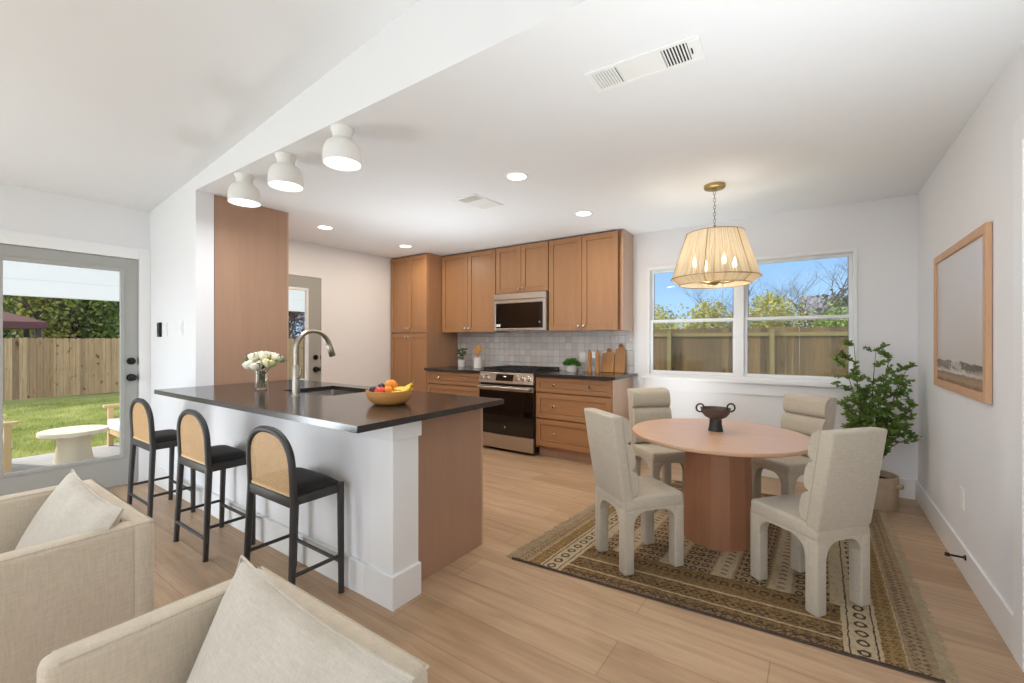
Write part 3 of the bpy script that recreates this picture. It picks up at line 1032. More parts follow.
t = thing('sink', 'undermount stainless sink in the black bar counter', 'sink', ((SX0 + SX1) / 2, (SY0 + SY1) / 2, 0.69))
hx, hy, hz = (SX1 - SX0) / 2 + 0.004, (SY1 - SY0) / 2 + 0.004, 0.194
bm = BM()
def rrect(hx, hy, r, n=6):
    pts = []
    for sx, sy, a in ((1, 1, 0), (-1, 1, PI / 2), (-1, -1, PI), (1, -1, 1.5 * PI)):
        for i in range(n + 1):
            b = a + PI / 2 * i / n
            pts.append((sx * (hx - r) + r * math.cos(b), sy * (hy - r) + r * math.sin(b)))
    return pts
loops = []
for (ix, z, r) in ((0.010, hz, .03), (0.0, hz, .03), (0.0, 0.03, .03), (-0.03, 0.003, .03), (-0.03, 0.0, .03), (0.010, 0.0, .03)):
    loops.append([bm.verts.new((x, y, z)) for x, y in rrect(hx + ix, hy + ix, r)])
for A, B in zip(loops[:4], loops[1:4]):
    n = len(A)
    for i in range(n):
        bm.faces.new([A[i], B[i], B[(i + 1) % n], A[(i + 1) % n]])
bm.faces.new(loops[3])
A, B = loops[0], loops[5]
for i in range(n):
    bm.faces.new([A[i], A[(i + 1) % n], B[(i + 1) % n], B[i]])
bm.faces.new(list(reversed(loops[5])))
for v in loops[4]:
    bm.verts.remove(v)
build('basin', bm, M_steel, t, True, fix=False)
bm = BM(); cyl(bm, (0, 0, 0.0032), 0.042, 0.003, 24); cyl(bm, (0, 0, 0.006), 0.03, 0.002, 24)
build('drain', bm, M_nickel, t, True)

t = thing('faucet', 'brushed nickel gooseneck faucet on the bar counter', 'faucet', (-2.738, 1.508, 0.916))
bm = BM()
lathe(bm, [(0, 0), (0.030, 0), (0.030, 0.006), (0.0235, 0.010), (0.0235, 0.19), (0.021, 0.195), (0, 0.195)], 24)
build('body', bm, M_nickel, t, True)
bm = BM()
pts = [(0, 0, 0.19), (0, 0, 0.24), (0, 0, 0.285)] + [(0, 0.118 - 0.118 * math.cos(a), 0.30 + 0.118 * math.sin(a)) for a in [PI * i / 16 * 0.93 for i in range(17)]]
tube(bm, pts, 0.0155, 16)
build('spout', bm, M_nickel, t, True)
bm = BM()
e1 = Vector(pts[-1]); dr = (Vector(pts[-1]) - Vector(pts[-2])).normalized()
tube(bm, [e1, e1 + dr * 0.012, e1 + dr * 0.03, e1 + dr * 0.075, e1 + dr * 0.082], [0.0165, 0.0185, 0.020, 0.0215, 0.018], 16)
build('spray_head', bm, M_nickel, t, True)
bm = BM()
tube(bm, [(0.021, 0, 0.125), (0.05, 0.0, 0.128)], 0.011, 14)
tube(bm, [(0.045, 0, 0.128), (0.055, 0, 0.15), (0.06, 0.0, 0.185)], [0.005, 0.0045, 0.004], 10)
build('handle', bm, M_nickel, t, True)

# ------------------------------------------------------------------ flush ceiling lights, recessed lights, vents
def make_dome():
    t = thing('ceiling_lamp', 'x', 'ceiling lamp', (0, 0, 0), 0, 'white dome lamps above the bar')
    bm = BM(); lathe(bm, [(0, 0), (0.062, 0), (0.062, -0.008), (0.052, -0.03), (0.051, -0.062), (0, -0.062)], 32)
    build('neck', bm, M_lampwhite, t, True)
    bm = BM()
    outer = [(0.050, -0.060), (0.066, -0.068), (0.083, -0.083), (0.094, -0.103), (0.1005, -0.128), (0.102, -0.155), (0.1015, -0.195)]
    inner = [(0.0975, -0.195), (0.097, -0.150), (0.090, -0.105), (0.075, -0.080), (0.050, -0.070), (0.0, -0.068)]
    lathe(bm, outer + inner, 40)
    build('shade', bm, M_lampwhite, t, 60)
    bm = BM(); lathe(bm, [(0, -0.183), (0.0965, -0.183), (0.0965, -0.187), (0, -0.187)], 32)
    build('diffuser', bm, M_glow, t)
    return t
d0 = make_dome()
dl = [((-2.15, 1.447, H), 'white dome ceiling lamp nearest the big ceiling vent'), ((-2.755, 1.452, H), 'middle white dome ceiling lamp of the three above the bar'),
      ((-3.325, 1.458, H), 'white dome ceiling lamp beside the brown tall panel')]
for i, (p, lb) in enumerate(dl):
    o = d0 if i == 0 else dup(d0)
    o.location = p; o['label'] = lb
    lamp('dome_bulb', 'AREA', (p[0], p[1], H - 0.20), 4, (0.95, 0.97, 1.0), 0.18)

def make_down():
    t = thing('recessed_light', 'x', 'recessed light', (0, 0, 0), 0, 'recessed kitchen ceiling lights')
    bm = BM(); lathe(bm, [(0.066, 0.0), (0.082, 0.0), (0.081, -0.005), (0.068, -0.008), (0.066, -0.006)], 36, close=True)
    build('trim_ring', bm, M_plate, t, True)
    bm = BM(); lathe(bm, [(0, -0.001), (0.066, -0.001), (0.066, -0.005), (0, -0.005)], 32)
    build('lens', bm, M_disc, t)
    return t
r0 = make_down()
for i, (x, y, lb) in enumerate([(-1.745, 2.565, 'bright recessed ceiling light between the two vents'), (-1.75, 3.66, 'recessed ceiling light nearest the large wall cabinet'),
                                (-4.155, 3.67, 'recessed ceiling light in front of the pantry cabinet'), (-4.145, 2.59, 'recessed ceiling light over the grey kitchen door')]):
    o = r0 if i == 0 else dup(r0)
    o.location = (x, y, H); o['label'] = lb
    lamp('downlight_beam', 'AREA', (x, y, H - 0.012), 6, (1.0, 0.86, 0.68), 0.13)

# big linear vent
t = thing('ceiling_vent', 'long white ceiling vent with dark louvres at one end', 'vent', (-0.605, 1.845, H), 0.04)
bm = BM()
L_, W_ = 0.235, 0.085
box(bm, -L_, L_, -W_, -W_ + 0.022, -0.007, 0, 0.002, 1); box(bm, -L_, L_, W_ - 0.022, W_, -0.007, 0, 0.002, 1)
box(bm, -L_, -L_ + 0.03, -W_ + 0.022, W_ - 0.022, -0.007, 0, 0.002, 1); box(bm, L_ - 0.05, L_, -W_ + 0.022, W_ - 0.022, -0.007, 0, 0.002, 1)
build('frame', bm, M_plate, t)
bm = BM(); box(bm, -0.095, 0.085, -W_ + 0.022, W_ - 0.022, -0.0055, -0.0005)
build('blank_plate', bm, M_plate, t)
for x0, n, tilt, bk in ((-0.203, 8, -38, M_plate), (0.087, 8, 35, M_dark)):
    bm = BM(); box(bm, x0, x0 + 0.098, -W_ + 0.022, W_ - 0.022, -0.0015, -0.0005)
    back = build('louvre_back', bm, M_dark, t)
    bm = BM()
    for k in range(n):
        cxk = x0 + 0.098 * (k + 0.5) / n
        ww = 0.0048 if bk is M_plate else 0.0028
        box(bm, cxk - ww, cxk + ww, -W_ + 0.022, W_ - 0.022, -0.006, -0.0035)
    build('louvre', bm, M_plate, back)
bm = BM(); box(bm, L_ - 0.040, L_ - 0.036, -0.02, 0.012, -0.014, -0.0071)
build('damper_lever', bm, M_dark, t)

t = thing('ceiling_vent', 'small white ceiling vent toward the wall cabinets', 'vent', (-2.335, 2.862, H), math.radians(-3))
bm = BM()
L2, W2 = 0.185, 0.12
box(bm, -W2, W2, -L2, -L2 + 0.03, -0.007, 0, 0.002, 1); box(bm, -W2, W2, L2 - 0.03, L2, -0.007, 0, 0.002, 1)
box(bm, -W2, -W2 + 0.025, -L2 + 0.03, L2 - 0.03, -0.007, 0, 0.002, 1); box(bm, W2 - 0.025, W2, -L2 + 0.03, L2 - 0.03, -0.007, 0, 0.002, 1)
build('frame', bm, M_plate, t)
bm = BM(); box(bm, -W2 + 0.025, W2 - 0.025, -0.055, 0.06, -0.0055, -0.0005)
build('blank_plate', bm, M_plate, t)
for y0, y1, ww in ((-L2 + 0.03, -0.055, 0.0028), (0.06, L2 - 0.03, 0.0050)):
    bm = BM(); box(bm, -W2 + 0.025, W2 - 0.025, y0, y1, -0.0015, -0.0005)
    back = build('louvre_back', bm, M_dark, t)
    bm = BM()
    for k in range(8):
        c = y0 + (y1 - y0) * (k + .5) / 8
        box(bm, -W2 + 0.025, W2 - 0.025, c - ww, c + ww, -0.006, -0.0035)
    build('louvre', bm, M_plate, back)

# ------------------------------------------------------------------ pendant
def shade_mat():
    m, nt, bs = new_mat('pleated_shade_fabric')
    t = nt.nodes.new('ShaderNodeTexCoord')
    sp = nt.nodes.new('ShaderNodeSeparateXYZ')
    nt.links.new(t.outputs['Object'], sp.inputs[0])
    an = math_n(nt, 'ARCTAN2', sp.outputs[1], sp.outputs[0])
    cv = nt.nodes.new('ShaderNodeCombineXYZ')
    nt.links.new(math_n(nt, 'MULTIPLY', an, 14.0), cv.inputs[0])
    nt.links.new(math_n(nt, 'MULTIPLY', sp.outputs[2], 1.2), cv.inputs[1])
    n = noise(nt, cv.outputs[0], 1.6, 4, 0.7)
    c = ramp(nt, n, [(0.3, rgb(186, 164, 130)), (0.6, rgb(232, 218, 192))])
    nt.links.new(c, bs.inputs['Base Color'])
    bs.inputs['Roughness'].default_value = 0.9
    tl = nt.nodes.new('ShaderNodeBsdfTranslucent'); nt.links.new(c, tl.inputs[0])
    tr = nt.nodes.new('ShaderNodeBsdfTransparent')
    m1 = nt.nodes.new('ShaderNodeMixShader'); m1.inputs[0].default_value = 0.27
    nt.links.new(bs.outputs[0], m1.inputs[1]); nt.links.new(tl.outputs[0], m1.inputs[2])
    m2 = nt.nodes.new('ShaderNodeMixShader')
    nt.links.new(ramp(nt, n, [(0.45, (0.06,) * 3 + (1,)), (0.7, (0.2,) * 3 + (1,))]), m2.inputs[0])
    nt.links.new(m1.outputs[0], m2.inputs[1]); nt.links.new(tr.outputs[0], m2.inputs[2])
    nt.links.new(m2.outputs[0], nt.nodes['Material Output'].inputs['Surface'])
    return m
M_shade = shade_mat()
PXp, PYp = -0.628, 3.570
t = thing('pendant_lamp', 'cream pleated drum pendant lamp hanging over the dining table', 'pendant lamp', (PXp, PYp, H))
bm = BM(); lathe(bm, [(0, 0), (0.074, 0), (0.074, -0.022), (0.068, -0.027), (0.012, -0.027), (0.010, -0.045), (0, -0.045)], 32)
build('canopy', bm, M_brass, t, True)
bm = BM()
z = -0.044
k = 0
while z > -0.35:
    pts = []
    for i in range(12):
        a = 2 * PI * i / 12
        u, w = 0.0075 * math.cos(a), 0.017 * math.sin(a)
        pts.append((u, 0, z - 0.015 + w) if k % 2 == 0 else (0, u, z - 0.015 + w))
    tube(bm, pts, 0.0022, 6, closed=True)
    z -= 0.0265; k += 1
build('chain', bm, M_nickel, t, True)
zt, zm, zb = -0.362, -0.700, -0.748
pleat = lambda a, k_: 1 + 0.010 * math.sin(a * 96) * (1 if k_ not in (0, 9) else 0.4)
bm = BM()
prof = [(0.195 + (0.305 - 0.195) * i / 8, zt + (zm - zt) * i / 8) for i in range(9)] + [(0.245, zb)]
lathe(bm, prof, 384, wave=pleat)
sh = build('shade', bm, M_shade, t, True)
bm = BM()
tube(bm, [(0.308 * math.cos(2 * PI * i / 64), 0.308 * math.sin(2 * PI * i / 64), zm) for i in range(64)], 0.0035, 6, closed=True)
tube(bm, [(0.197 * math.cos(2 * PI * i / 48), 0.197 * math.sin(2 * PI * i / 48), zt) for i in range(48)], 0.003, 6, closed=True)
tube(bm, [(0.247 * math.cos(2 * PI * i / 48), 0.247 * math.sin(2 * PI * i / 48), zb) for i in range(48)], 0.003, 6, closed=True)
for i in range(6):
    a = 2 * PI * i / 6 - 1.62
    tube(bm, [(0.199 * math.cos(a), 0.199 * math.sin(a), zt), (0.309 * math.cos(a), 0.309 * math.sin(a), zm), (0.248 * math.cos(a), 0.248 * math.sin(a), zb)], 0.0028, 6)
build('wire_frame', bm, M_brass, sh, True)
bm = BM()
cyl(bm, (0, 0, -0.74), 0.010, 0.44, 12)
lathe(bm, [(0, -0.752), (0.018, -0.75), (0.03, -0.735), (0.03, -0.725), (0.012, -0.715), (0, -0.715)], 20)
for i in range(4):
    a = PI / 2 * i + 0.6
    tube(bm, [(0, 0, -0.725), (0.06 * math.cos(a), 0.06 * math.sin(a), -0.735), (0.14 * math.cos(a), 0.14 * math.sin(a), -0.722), (0.15 * math.cos(a), 0.15 * math.sin(a), -0.70)], 0.006, 8)
    cyl(bm, (0.15 * math.cos(a), 0.15 * math.sin(a), -0.705), 0.011, 0.085, 12)
for i in range(3):
    a = 2 * PI * i / 3
    tube(bm, [(0.0, 0, zt - 0.006), (0.196 * math.cos(a), 0.196 * math.sin(a), zt)], 0.003, 6)
build('candle_arms', bm, M_brass, t, True)
for i in range(4):
    a = PI / 2 * i + 0.6
    bm = BM()
    lathe(bm, [(0, 0), (0.010, 0.004), (0.017, 0.022), (0.015, 0.045), (0.006, 0.075), (0, 0.088)], 14, (0.15 * math.cos(a), 0.15 * math.sin(a), -0.622))
    build('bulb', bm, M_bulb, t, True)
lamp('pendant_glow', 'POINT', (PXp, PYp, H - 0.53), 3.2, (1.0, 0.94, 0.86), 0.06)

# ------------------------------------------------------------------ wall devices
def plate(name, label, cat, face, w, h, parts, mat=M_plate, th=0.007):
    pos, axis = face
    t = thing(name, label, cat, pos, axis)
    bm = BM(); box(bm, -w / 2, w / 2, -th, 0, -h / 2, h / 2, 0.002, 2)
    build('cover_plate', bm, mat, t)
    for nm, (px0, px1, pz0, pz1, d, mm) in parts:
        bm = BM(); box(bm, px0, px1, -th - d, -th, pz0, pz1, 0.0008, 1)
        build(nm, bm, mm, t)
    return t
plate('control_pad', 'small black control pad on the white wall stub', 'control pad', ((-4.70, YS, 1.366), 0), 0.055, 0.125,
      [('screen', (-0.022, 0.022, -0.02, 0.05, 0.002, M_bglass))], M_blackmetal, 0.02)
plate('light_switch', 'white light switch next to the black control pad', 'light switch', ((-4.565, YS, 1.365), 0), 0.075, 0.118, [('rocker', (-0.017, 0.017, -0.034, 0.034, 0.004, M_plate))])
plate('light_switch', 'white light switch closest to the bar end of the stub', 'light switch', ((-4.235, YS, 1.372), 0), 0.075, 0.118, [('rocker', (-0.017, 0.017, -0.034, 0.034, 0.004, M_plate))])
plate('wall_outlet', 'white outlet low on the right wall', 'outlet', ((XR, 3.40, 0.40), -PI / 2), 0.072, 0.116,
      [('socket', (-0.017, 0.017, 0.008, 0.036, 0.002, M_plate)), ('socket', (-0.017, 0.017, -0.036, -0.008, 0.002, M_plate))])
plate('wall_outlet', 'white outlet on the tiled backsplash behind the wooden mills', 'outlet', ((-2.26, YB - 0.008, 1.075), 0), 0.075, 0.118,
      [('socket', (-0.017, 0.017, -0.034, 0.034, 0.003, M_plate))])
t = thing('door_stop', 'black door stop rod on the right baseboard', 'door stop', (XR - 0.015, 3.27, 0.12), 0)
bm = BM(); cyl(bm, (0, 0, 0), 0.014, 0.006, 16, (-1, 0, 0)); tube(bm, [(-0.005, 0, 0), (-0.068, 0, 0)], 0.0055, 10)
build('rod', bm, M_blackmetal, t, True)
bm = BM(); cyl(bm, (-0.062, 0, 0), 0.010, 0.018, 14, (-1, 0, 0))
build('rubber_tip', bm, M_black, t, True)

# framed picture on the right wall
PY0, PY1, PZ0, PZ1 = 2.900, 3.985, 0.978, 1.816
t = thing('framed_picture', 'oak framed pale seascape picture on the right wall', 'picture', (XR, (PY0 + PY1) / 2, (PZ0 + PZ1) / 2))
hy_, hz_ = (PY1 - PY0) / 2, (PZ1 - PZ0) / 2
bm = BM()
fw, ft = 0.045, 0.024
box(bm, -ft, -0.002, -hy_, -hy_ + fw, -hz_, hz_, 0.002); box(bm, -ft, -0.002, hy_ - fw, hy_, -hz_, hz_, 0.002)
box(bm, -ft, -0.002, -hy_ + fw, hy_ - fw, -hz_, -hz_ + fw, 0.002); box(bm, -ft, -0.002, -hy_ + fw, hy_ - fw, hz_ - fw, hz_, 0.002)
build('frame', bm, M_frame, t)
bm = BM()
vs = [bm.verts.new(p) for p in ((-0.013, hy_ - fw, -hz_ + fw), (-0.013, -hy_ + fw, -hz_ + fw), (-0.013, -hy_ + fw, hz_ - fw), (-0.013, hy_ - fw, hz_ - fw))]
vb = [bm.verts.new((-0.004, v.co.y, v.co.z)) for v in vs]
fc = bm.faces.new(vs); bm.faces.new(list(reversed(vb)))
for i in range(4):
    bm.faces.new([vs[i], vb[i], vb[(i + 1) % 4], vs[(i + 1) % 4]])
uvl = bm.loops.layers.uv.new('UVMap')
for l, uv in zip(fc.loops, ((0, 0), (1, 0), (1, 1), (0, 1))):
    l[uvl].uv = uv
build('print', bm, M_photo, t)

# ------------------------------------------------------------------ range
RX0, RX1 = -3.294, -2.538
RW = RX1 - RX0
t = thing('gas_range', 'stainless gas range with black oven door between base cabinets', 'range', ((RX0 + RX1) / 2, 4.70, 0))
w2 = RW / 2
bm = BM(); box(bm, -w2, w2, -0.62, -0.012, 0.03, 0.895)
build('body', bm, M_black, t)
bm = BM(); box(bm, -w2, w2, -0.655, -0.62, 0.035, 0.195, 0.006); build('storage_drawer', bm, M_steel, t)
bm = BM(); box(bm, -w2, w2, -0.655, -0.62, 0.20, 0.70, 0.005)
od = build('oven_door', bm, M_bglass, t)
bm = BM(); box(bm, -w2, w2, -0.660, -0.625, 0.70, 0.755, 0.004)
build('door_rail', bm, M_steel, od)
bm = BM()
tube(bm, [(-w2 + 0.02, -0.705, 0.735), (w2 - 0.02, -0.705, 0.735)], 0.013, 12)
for sx in (-1, 1):
    box(bm, sx * (w2 - 0.06) - 0.012, sx * (w2 - 0.06) + 0.012, -0.70, -0.66, 0.727, 0.743, 0.003)
build('oven_handle', bm, M_steel, od, True)
bm = BM(); cyl(bm, (0.0, -0.6551, 0.285), 0.012, 0.0012, 20, (0, -1, 0)); build('round_badge', bm, M_steel, od, True)
bm = BM()
prism(bm, [(-0.668, 0.785), (-0.62, 0.775), (-0.60, 0.905), (-0.635, 0.905)], 'x', -w2, w2, 0.003)
cp = build('control_panel', bm, M_steel, t)
nrm = Vector((0, -0.12, 0.033)).normalized()
def on_panel(x, f, out=0.0):
    p0, p1 = Vector((x, -0.668, 0.785)), Vector((x, -0.635, 0.905))
    return p0.lerp(p1, f) + Vector((0, -0.964, 0.265)) * out
bm = BM()
P = [on_panel(a, b, 0.001) for a, b in ((-0.13, 0.22), (0.115, 0.22), (0.115, 0.84), (-0.13, 0.84))]
Q = [p + Vector((0, 0.004, -0.001)) for p in P]
va = [bm.verts.new(p) for p in P]; vb = [bm.verts.new(p) for p in Q]
bm.faces.new(va); bm.faces.new(list(reversed(vb)))
for i in range(4):
    bm.faces.new([va[i], vb[i], vb[(i + 1) % 4], va[(i + 1) % 4]])
build('display', bm, M_bglass, cp)
bm = BM()
for a in (-0.02, -0.012, -0.003, 0.006):
    p = on_panel(a, 0.62, 0.0014)
    box(bm, p.x, p.x + 0.006, p.y - 0.0004, p.y + 0.0004, p.z - 0.006, p.z + 0.006)
build('clock_digits', bm, emit('clock_glow', (0.9, 0.95, 1.0, 1), 1.6), cp)
for kx in (-0.335, -0.255, 0.165, 0.245, 0.325):
    bm = BM()
    c = on_panel(kx, 0.5, 0.0)
    lathe(bm, [(0, 0), (0.027, 0), (0.027, 0.006), (0.022, 0.008), (0.020, 0.034), (0.017, 0.037), (0, 0.037)], 24, c, axis=(0, -0.964, 0.265))
    build('control_knob', bm, M_knob, cp, True)
bm = BM(); box(bm, -w2, w2, -0.600, -0.014, 0.895, 0.922, 0.004); build('cooktop', bm, M_black, t)
for gx in (-0.25, 0.0, 0.25):
    bm = BM()
    hw = 0.118
    for yy in (-0.575, -0.045):
        box(bm, gx - hw, gx + hw, yy - 0.008, yy + 0.008, 0.932, 0.952, 0.002, 1)
    for xx in (-hw + 0.008, 0, hw - 0.008):
        box(bm, gx + xx - 0.007, gx + xx + 0.007, -0.575, -0.045, 0.934, 0.954, 0.002, 1)
    for yy in (-0.44, -0.31, -0.18):
        box(bm, gx - hw, gx + hw, yy - 0.006, yy + 0.006, 0.934, 0.953, 0.002, 1)
    for xx in (-hw + 0.01, hw - 0.01):
        for yy in (-0.57, -0.05):
            box(bm, gx + xx - 0.008, gx + xx + 0.008, yy - 0.008, yy + 0.008, 0.921, 0.934)
    build('grate', bm, M_black, t)
for bx, by, br in ((-0.25, -0.45, .045), (-0.25, -0.17, .035), (0, -0.31, .05), (0.25, -0.45, .05), (0.25, -0.17, .04)):
    bm = BM(); lathe(bm, [(0, 0.0), (br, 0.0), (br * .95, 0.008), (br * .6, 0.010), (0, 0.0105)], 20, (bx, by, 0.9215)); build('burner', bm, M_black, t, True)

# ------------------------------------------------------------------ microwave
t = thing('microwave', 'stainless microwave with black glass under the short wall cabinet', 'microwave', (-2.914, 4.70, 1.392))
w2 = 0.370
bm = BM(); box(bm, -w2, w2, -0.345, -0.012, 0, 0.450, 0.003); build('body', bm, M_steel, t)
bm = BM(); box(bm, -w2, w2, -0.375, -0.346, 0.376, 0.450, 0.004); build('vent_strip', bm, M_steel, t)
bm = BM()
for (a, b, c, d) in ((-w2, -w2 + 0.028, 0.004, 0.370), (w2 - 0.036, w2, 0.004, 0.370), (-w2 + 0.028, w2 - 0.036, 0.004, 0.030), (-w2 + 0.028, w2 - 0.036, 0.332, 0.370)):
    box(bm, a, b, -0.378, -0.346, c, d, 0.003)
dr_ = build('door_frame', bm, M_steel, t)
bm = BM(); box(bm, -w2 + 0.028, w2 - 0.036, -0.372, -0.350, 0.030, 0.332); build('door_glass', bm, M_bglass, dr_)
bm = BM(); box(bm, -w2 + 0.035, -w2 + 0.062, -0.3728, -0.372, 0.050, 0.082); box(bm, -w2 + 0.068, -w2 + 0.095, -0.3728, -0.372, 0.050, 0.082)
build('sticker', bm, M_plate, dr_)
bm = BM(); box(bm, w2 - 0.10, w2 - 0.065, -0.3728, -0.372, 0.095, 0.099); box(bm, w2 - 0.085, w2 - 0.08, -0.3728, -0.372, 0.085, 0.112)
build('logo_mark', bm, M_steel, dr_)

# ------------------------------------------------------------------ things on the back counters
def small_pot(name, label, x, y, r0, r1, h, leafmat, nleaf, lh, lr, lw, upright):
    t = thing(name, label, 'potted plant', (x, y, 0.9165))
    bm = BM(); lathe(bm, [(0, 0), (r0 * .95, 0), (r0, 0.004), (r1, h), (r1 - 0.006, h), (r1 - 0.008, h - 0.012), (0, h - 0.012)], 28)
    build('pot', bm, M_ceramic, t, True)
    bm = BM(); lathe(bm, [(0, h - 0.0115), (r1 - 0.009, h - 0.0115), (0, h - 0.006)], 20); build('soil', bm, M_soil, t)
    bm = BM()
    rnd = random.Random(len(label))
    if upright:
        bs = BM()
        for s in range(5):
            a = rnd.uniform(0, 2 * PI); tip = Vector((lr * .5 * math.cos(a), lr * .5 * math.sin(a), h + lh * rnd.uniform(.6, 1)))
            b0 = Vector((0.008 * math.cos(a), 0.008 * math.sin(a), h - 0.01))
            tube(bs, [b0, b0.lerp(tip, .5), tip], [0.0018, .0015, .001], 5)
            for k in range(nleaf // 5):
                f = rnd.uniform(.25, 1); add_leaf(bm, b0.lerp(tip, f), Vector((rnd.uniform(-1, 1), rnd.uniform(-1, 1), rnd.uniform(-.1, .8))), lw, rnd)
        build('stems', bs, M_stem, t)
    else:
        for k in range(nleaf):
            a = rnd.uniform(0, 2 * PI); e = math.acos(rnd.uniform(0, 1))
            d = Vector((math.sin(e) * math.cos(a), math.sin(e) * math.sin(a), math.cos(e)))
            rr = rnd.uniform(.5, 1)
            add_leaf(bm, Vector((d.x * lr * rr, d.y * lr * rr, h - 0.008 + d.z * lh * rr)), d + Vector((rnd.uniform(-.6, .6), rnd.uniform(-.6, .6), rnd.uniform(-.2, .6))), lw, rnd)
    build('foliage', bm, leafmat, t, fix=False)
    return t


def add_leaf(bm, p, d, L, rnd, wide=0.5, fold=0.15):
    d = d.normalized() if d.length > 1e-6 else Vector((0, 0, 1))
    s = d.cross(Vector((rnd.uniform(-1, 1), rnd.uniform(-1, 1), rnd.uniform(0.2, 1))))
    if s.length < 1e-4:
        s = Vector((1, 0, 0))
    s.normalize()
    n = d.cross(s)
    w = L * wide * 0.5
    pts = [p, p + d * L * .35 + s * w + n * fold * w, p + d * L * .7 + s * w * .8 + n * fold * w, p + d * L, p + d * L * .7 - s * w * .8 + n * fold * w, p + d * L * .35 - s * w + n * fold * w]
    mid1, mid2 = p + d * L * .35, p + d * L * .7
    v = [bm.verts.new(q) for q in pts]
    m1, m2 = bm.verts.new(mid1), bm.verts.new(mid2)
    for f in ((v[0], v[1], m1), (v[1], v[2], m2, m1), (v[2], v[3], m2), (v[3], v[4], m2), (v[4], v[5], m1, m2), (v[5], v[0], m1)):
        bm.faces.new(f)


small_pot('potted_sprig', 'small white pot with a leafy sprig beside the pantry', -3.985, 4.52, 0.052, 0.058, 0.092, M_sprig, 46, 0.17, 0.085, 0.05, True)
small_pot('potted_herb', 'low white pot of dense green herbs right of the range', -2.295, 4.49, 0.064, 0.072, 0.076, M_herb, 420, 0.075, 0.092, 0.03, False)

t = thing('utensil_crock', 'white ceramic crock holding wooden spoons left of range', 'crock', (-3.62, 4.42, 0.9165))
bm = BM(); lathe(bm, [(0, 0), (0.050, 0), (0.054, 0.004), (0.054, 0.135), (0.049, 0.135), (0.048, 0.008), (0, 0.008)], 32)
build('crock_wall', bm, M_ceramic, t, True)
sp_l = ['wooden spoon leaning left in the white crock', 'tallest wooden spatula in the white crock', 'wooden spoon leaning right in the white crock', 'short wooden slotted turner at the crock front']
for i, (ax, ay, L_) in enumerate(((-0.24, 0.02, 0.275), (0.0, 0.14, 0.295), (0.22, 0.03, 0.275), (0.06, -0.16, 0.262))):
    t = thing('wooden_utensil', sp_l[i], 'utensil', (-3.62 - ax * .12, 4.42 - ay * .12, 0.9165 + 0.0085), 0, 'wooden utensils in the crock')
    d = Vector((ax, ay, 1)).normalized()
    bm = BM(); tube(bm, [d * 0.004, d * L_ * .72], [0.0055, 0.0045], 8); build('handle', bm, M_spoon, t, True)
    bm = BM()
    if i % 2 == 0:
        ball(bm, d * L_ * .86, 0.040, 14, 8, 0.8, 0.3, 1.0)
    else:
        c_ = d * L_ * .85
        box(bm, c_.x - 0.028, c_.x + 0.028, c_.y - 0.003, c_.y + 0.003, c_.z - 0.045, c_.z + 0.045, 0.0028)
    build('bowl_end' if i % 2 == 0 else 'blade_end', bm, M_spoon, t, True)

for i, (mx, my, lb) in enumerate(((-2.105, 4.56, 'wooden mill standing nearer the herb pot'), (-2.005, 4.55, 'wooden mill standing nearer the cutting boards'))):
    t = thing('wooden_mill', lb, 'mill', (mx, my, 0.9165), 0, 'pair of wooden mills')
    bm = BM(); lathe(bm, [(0, 0), (0.026, 0), (0.027, 0.01), (0.022, 0.06), (0.020, 0.11), (0.0235, 0.165), (0.024, 0.175), (0, 0.175)], 24); build('mill_body', bm, M_teak, t, True)
    bm = BM(); lathe(bm, [(0, 0.1755), (0.019, 0.176), (0.024, 0.195), (0.022, 0.222), (0.012, 0.236), (0, 0.238)], 24); build('mill_head', bm, M_teak, t, True)
    bm = BM(); ball(bm, (0, 0, 0.2435), 0.008, 10, 8); build('finial', bm, M_blackmetal, t, True)

def board(label, x, w, h, lean, hole):
    hx = w / 2
    pts = [(-hx, 0.0), (hx, 0.0), (hx, h - 0.012), (hx - 0.012, h)]
    nh = 0.024
    pts += [(nh + 0.012, h), (nh, h + 0.01), (nh, h + 0.045), (nh - 0.012, h + 0.058), (-nh + 0.012, h + 0.058), (-nh, h + 0.045), (-nh, h + 0.01), (-nh - 0.012, h)]
    pts += [(-hx + 0.012, h), (-hx, h - 0.012)]
    bm = BM(); prism(bm, pts, 'y', -0.009, 0.009, 0.002)
    o = build('cutting_board', bm, M_teak)
    tag(o, label, 'cutting board', 'wooden cutting boards')
    o.location = (x, YB - 0.014 - 0.009 - math.sin(lean) * (h + .058), 0.918)
    o.rotation_euler = (-lean, 0, 0)
    bm = BM(); tube(bm, [(0.012 * math.cos(a), -0.010, h + 0.034 + 0.012 * math.sin(a)) for a in [2 * PI * i / 16 for i in range(16)]], 0.003, 6, closed=True)
    build('hang_loop', bm, M_blackmetal, o)
    return o
board('shorter cutting board leaning on backsplash beside the mills', -1.925, 0.145, 0.215, 0.20, True)
board('taller cutting board leaning on backsplash at the counter end', -1.785, 0.118, 0.262, 0.14, True)

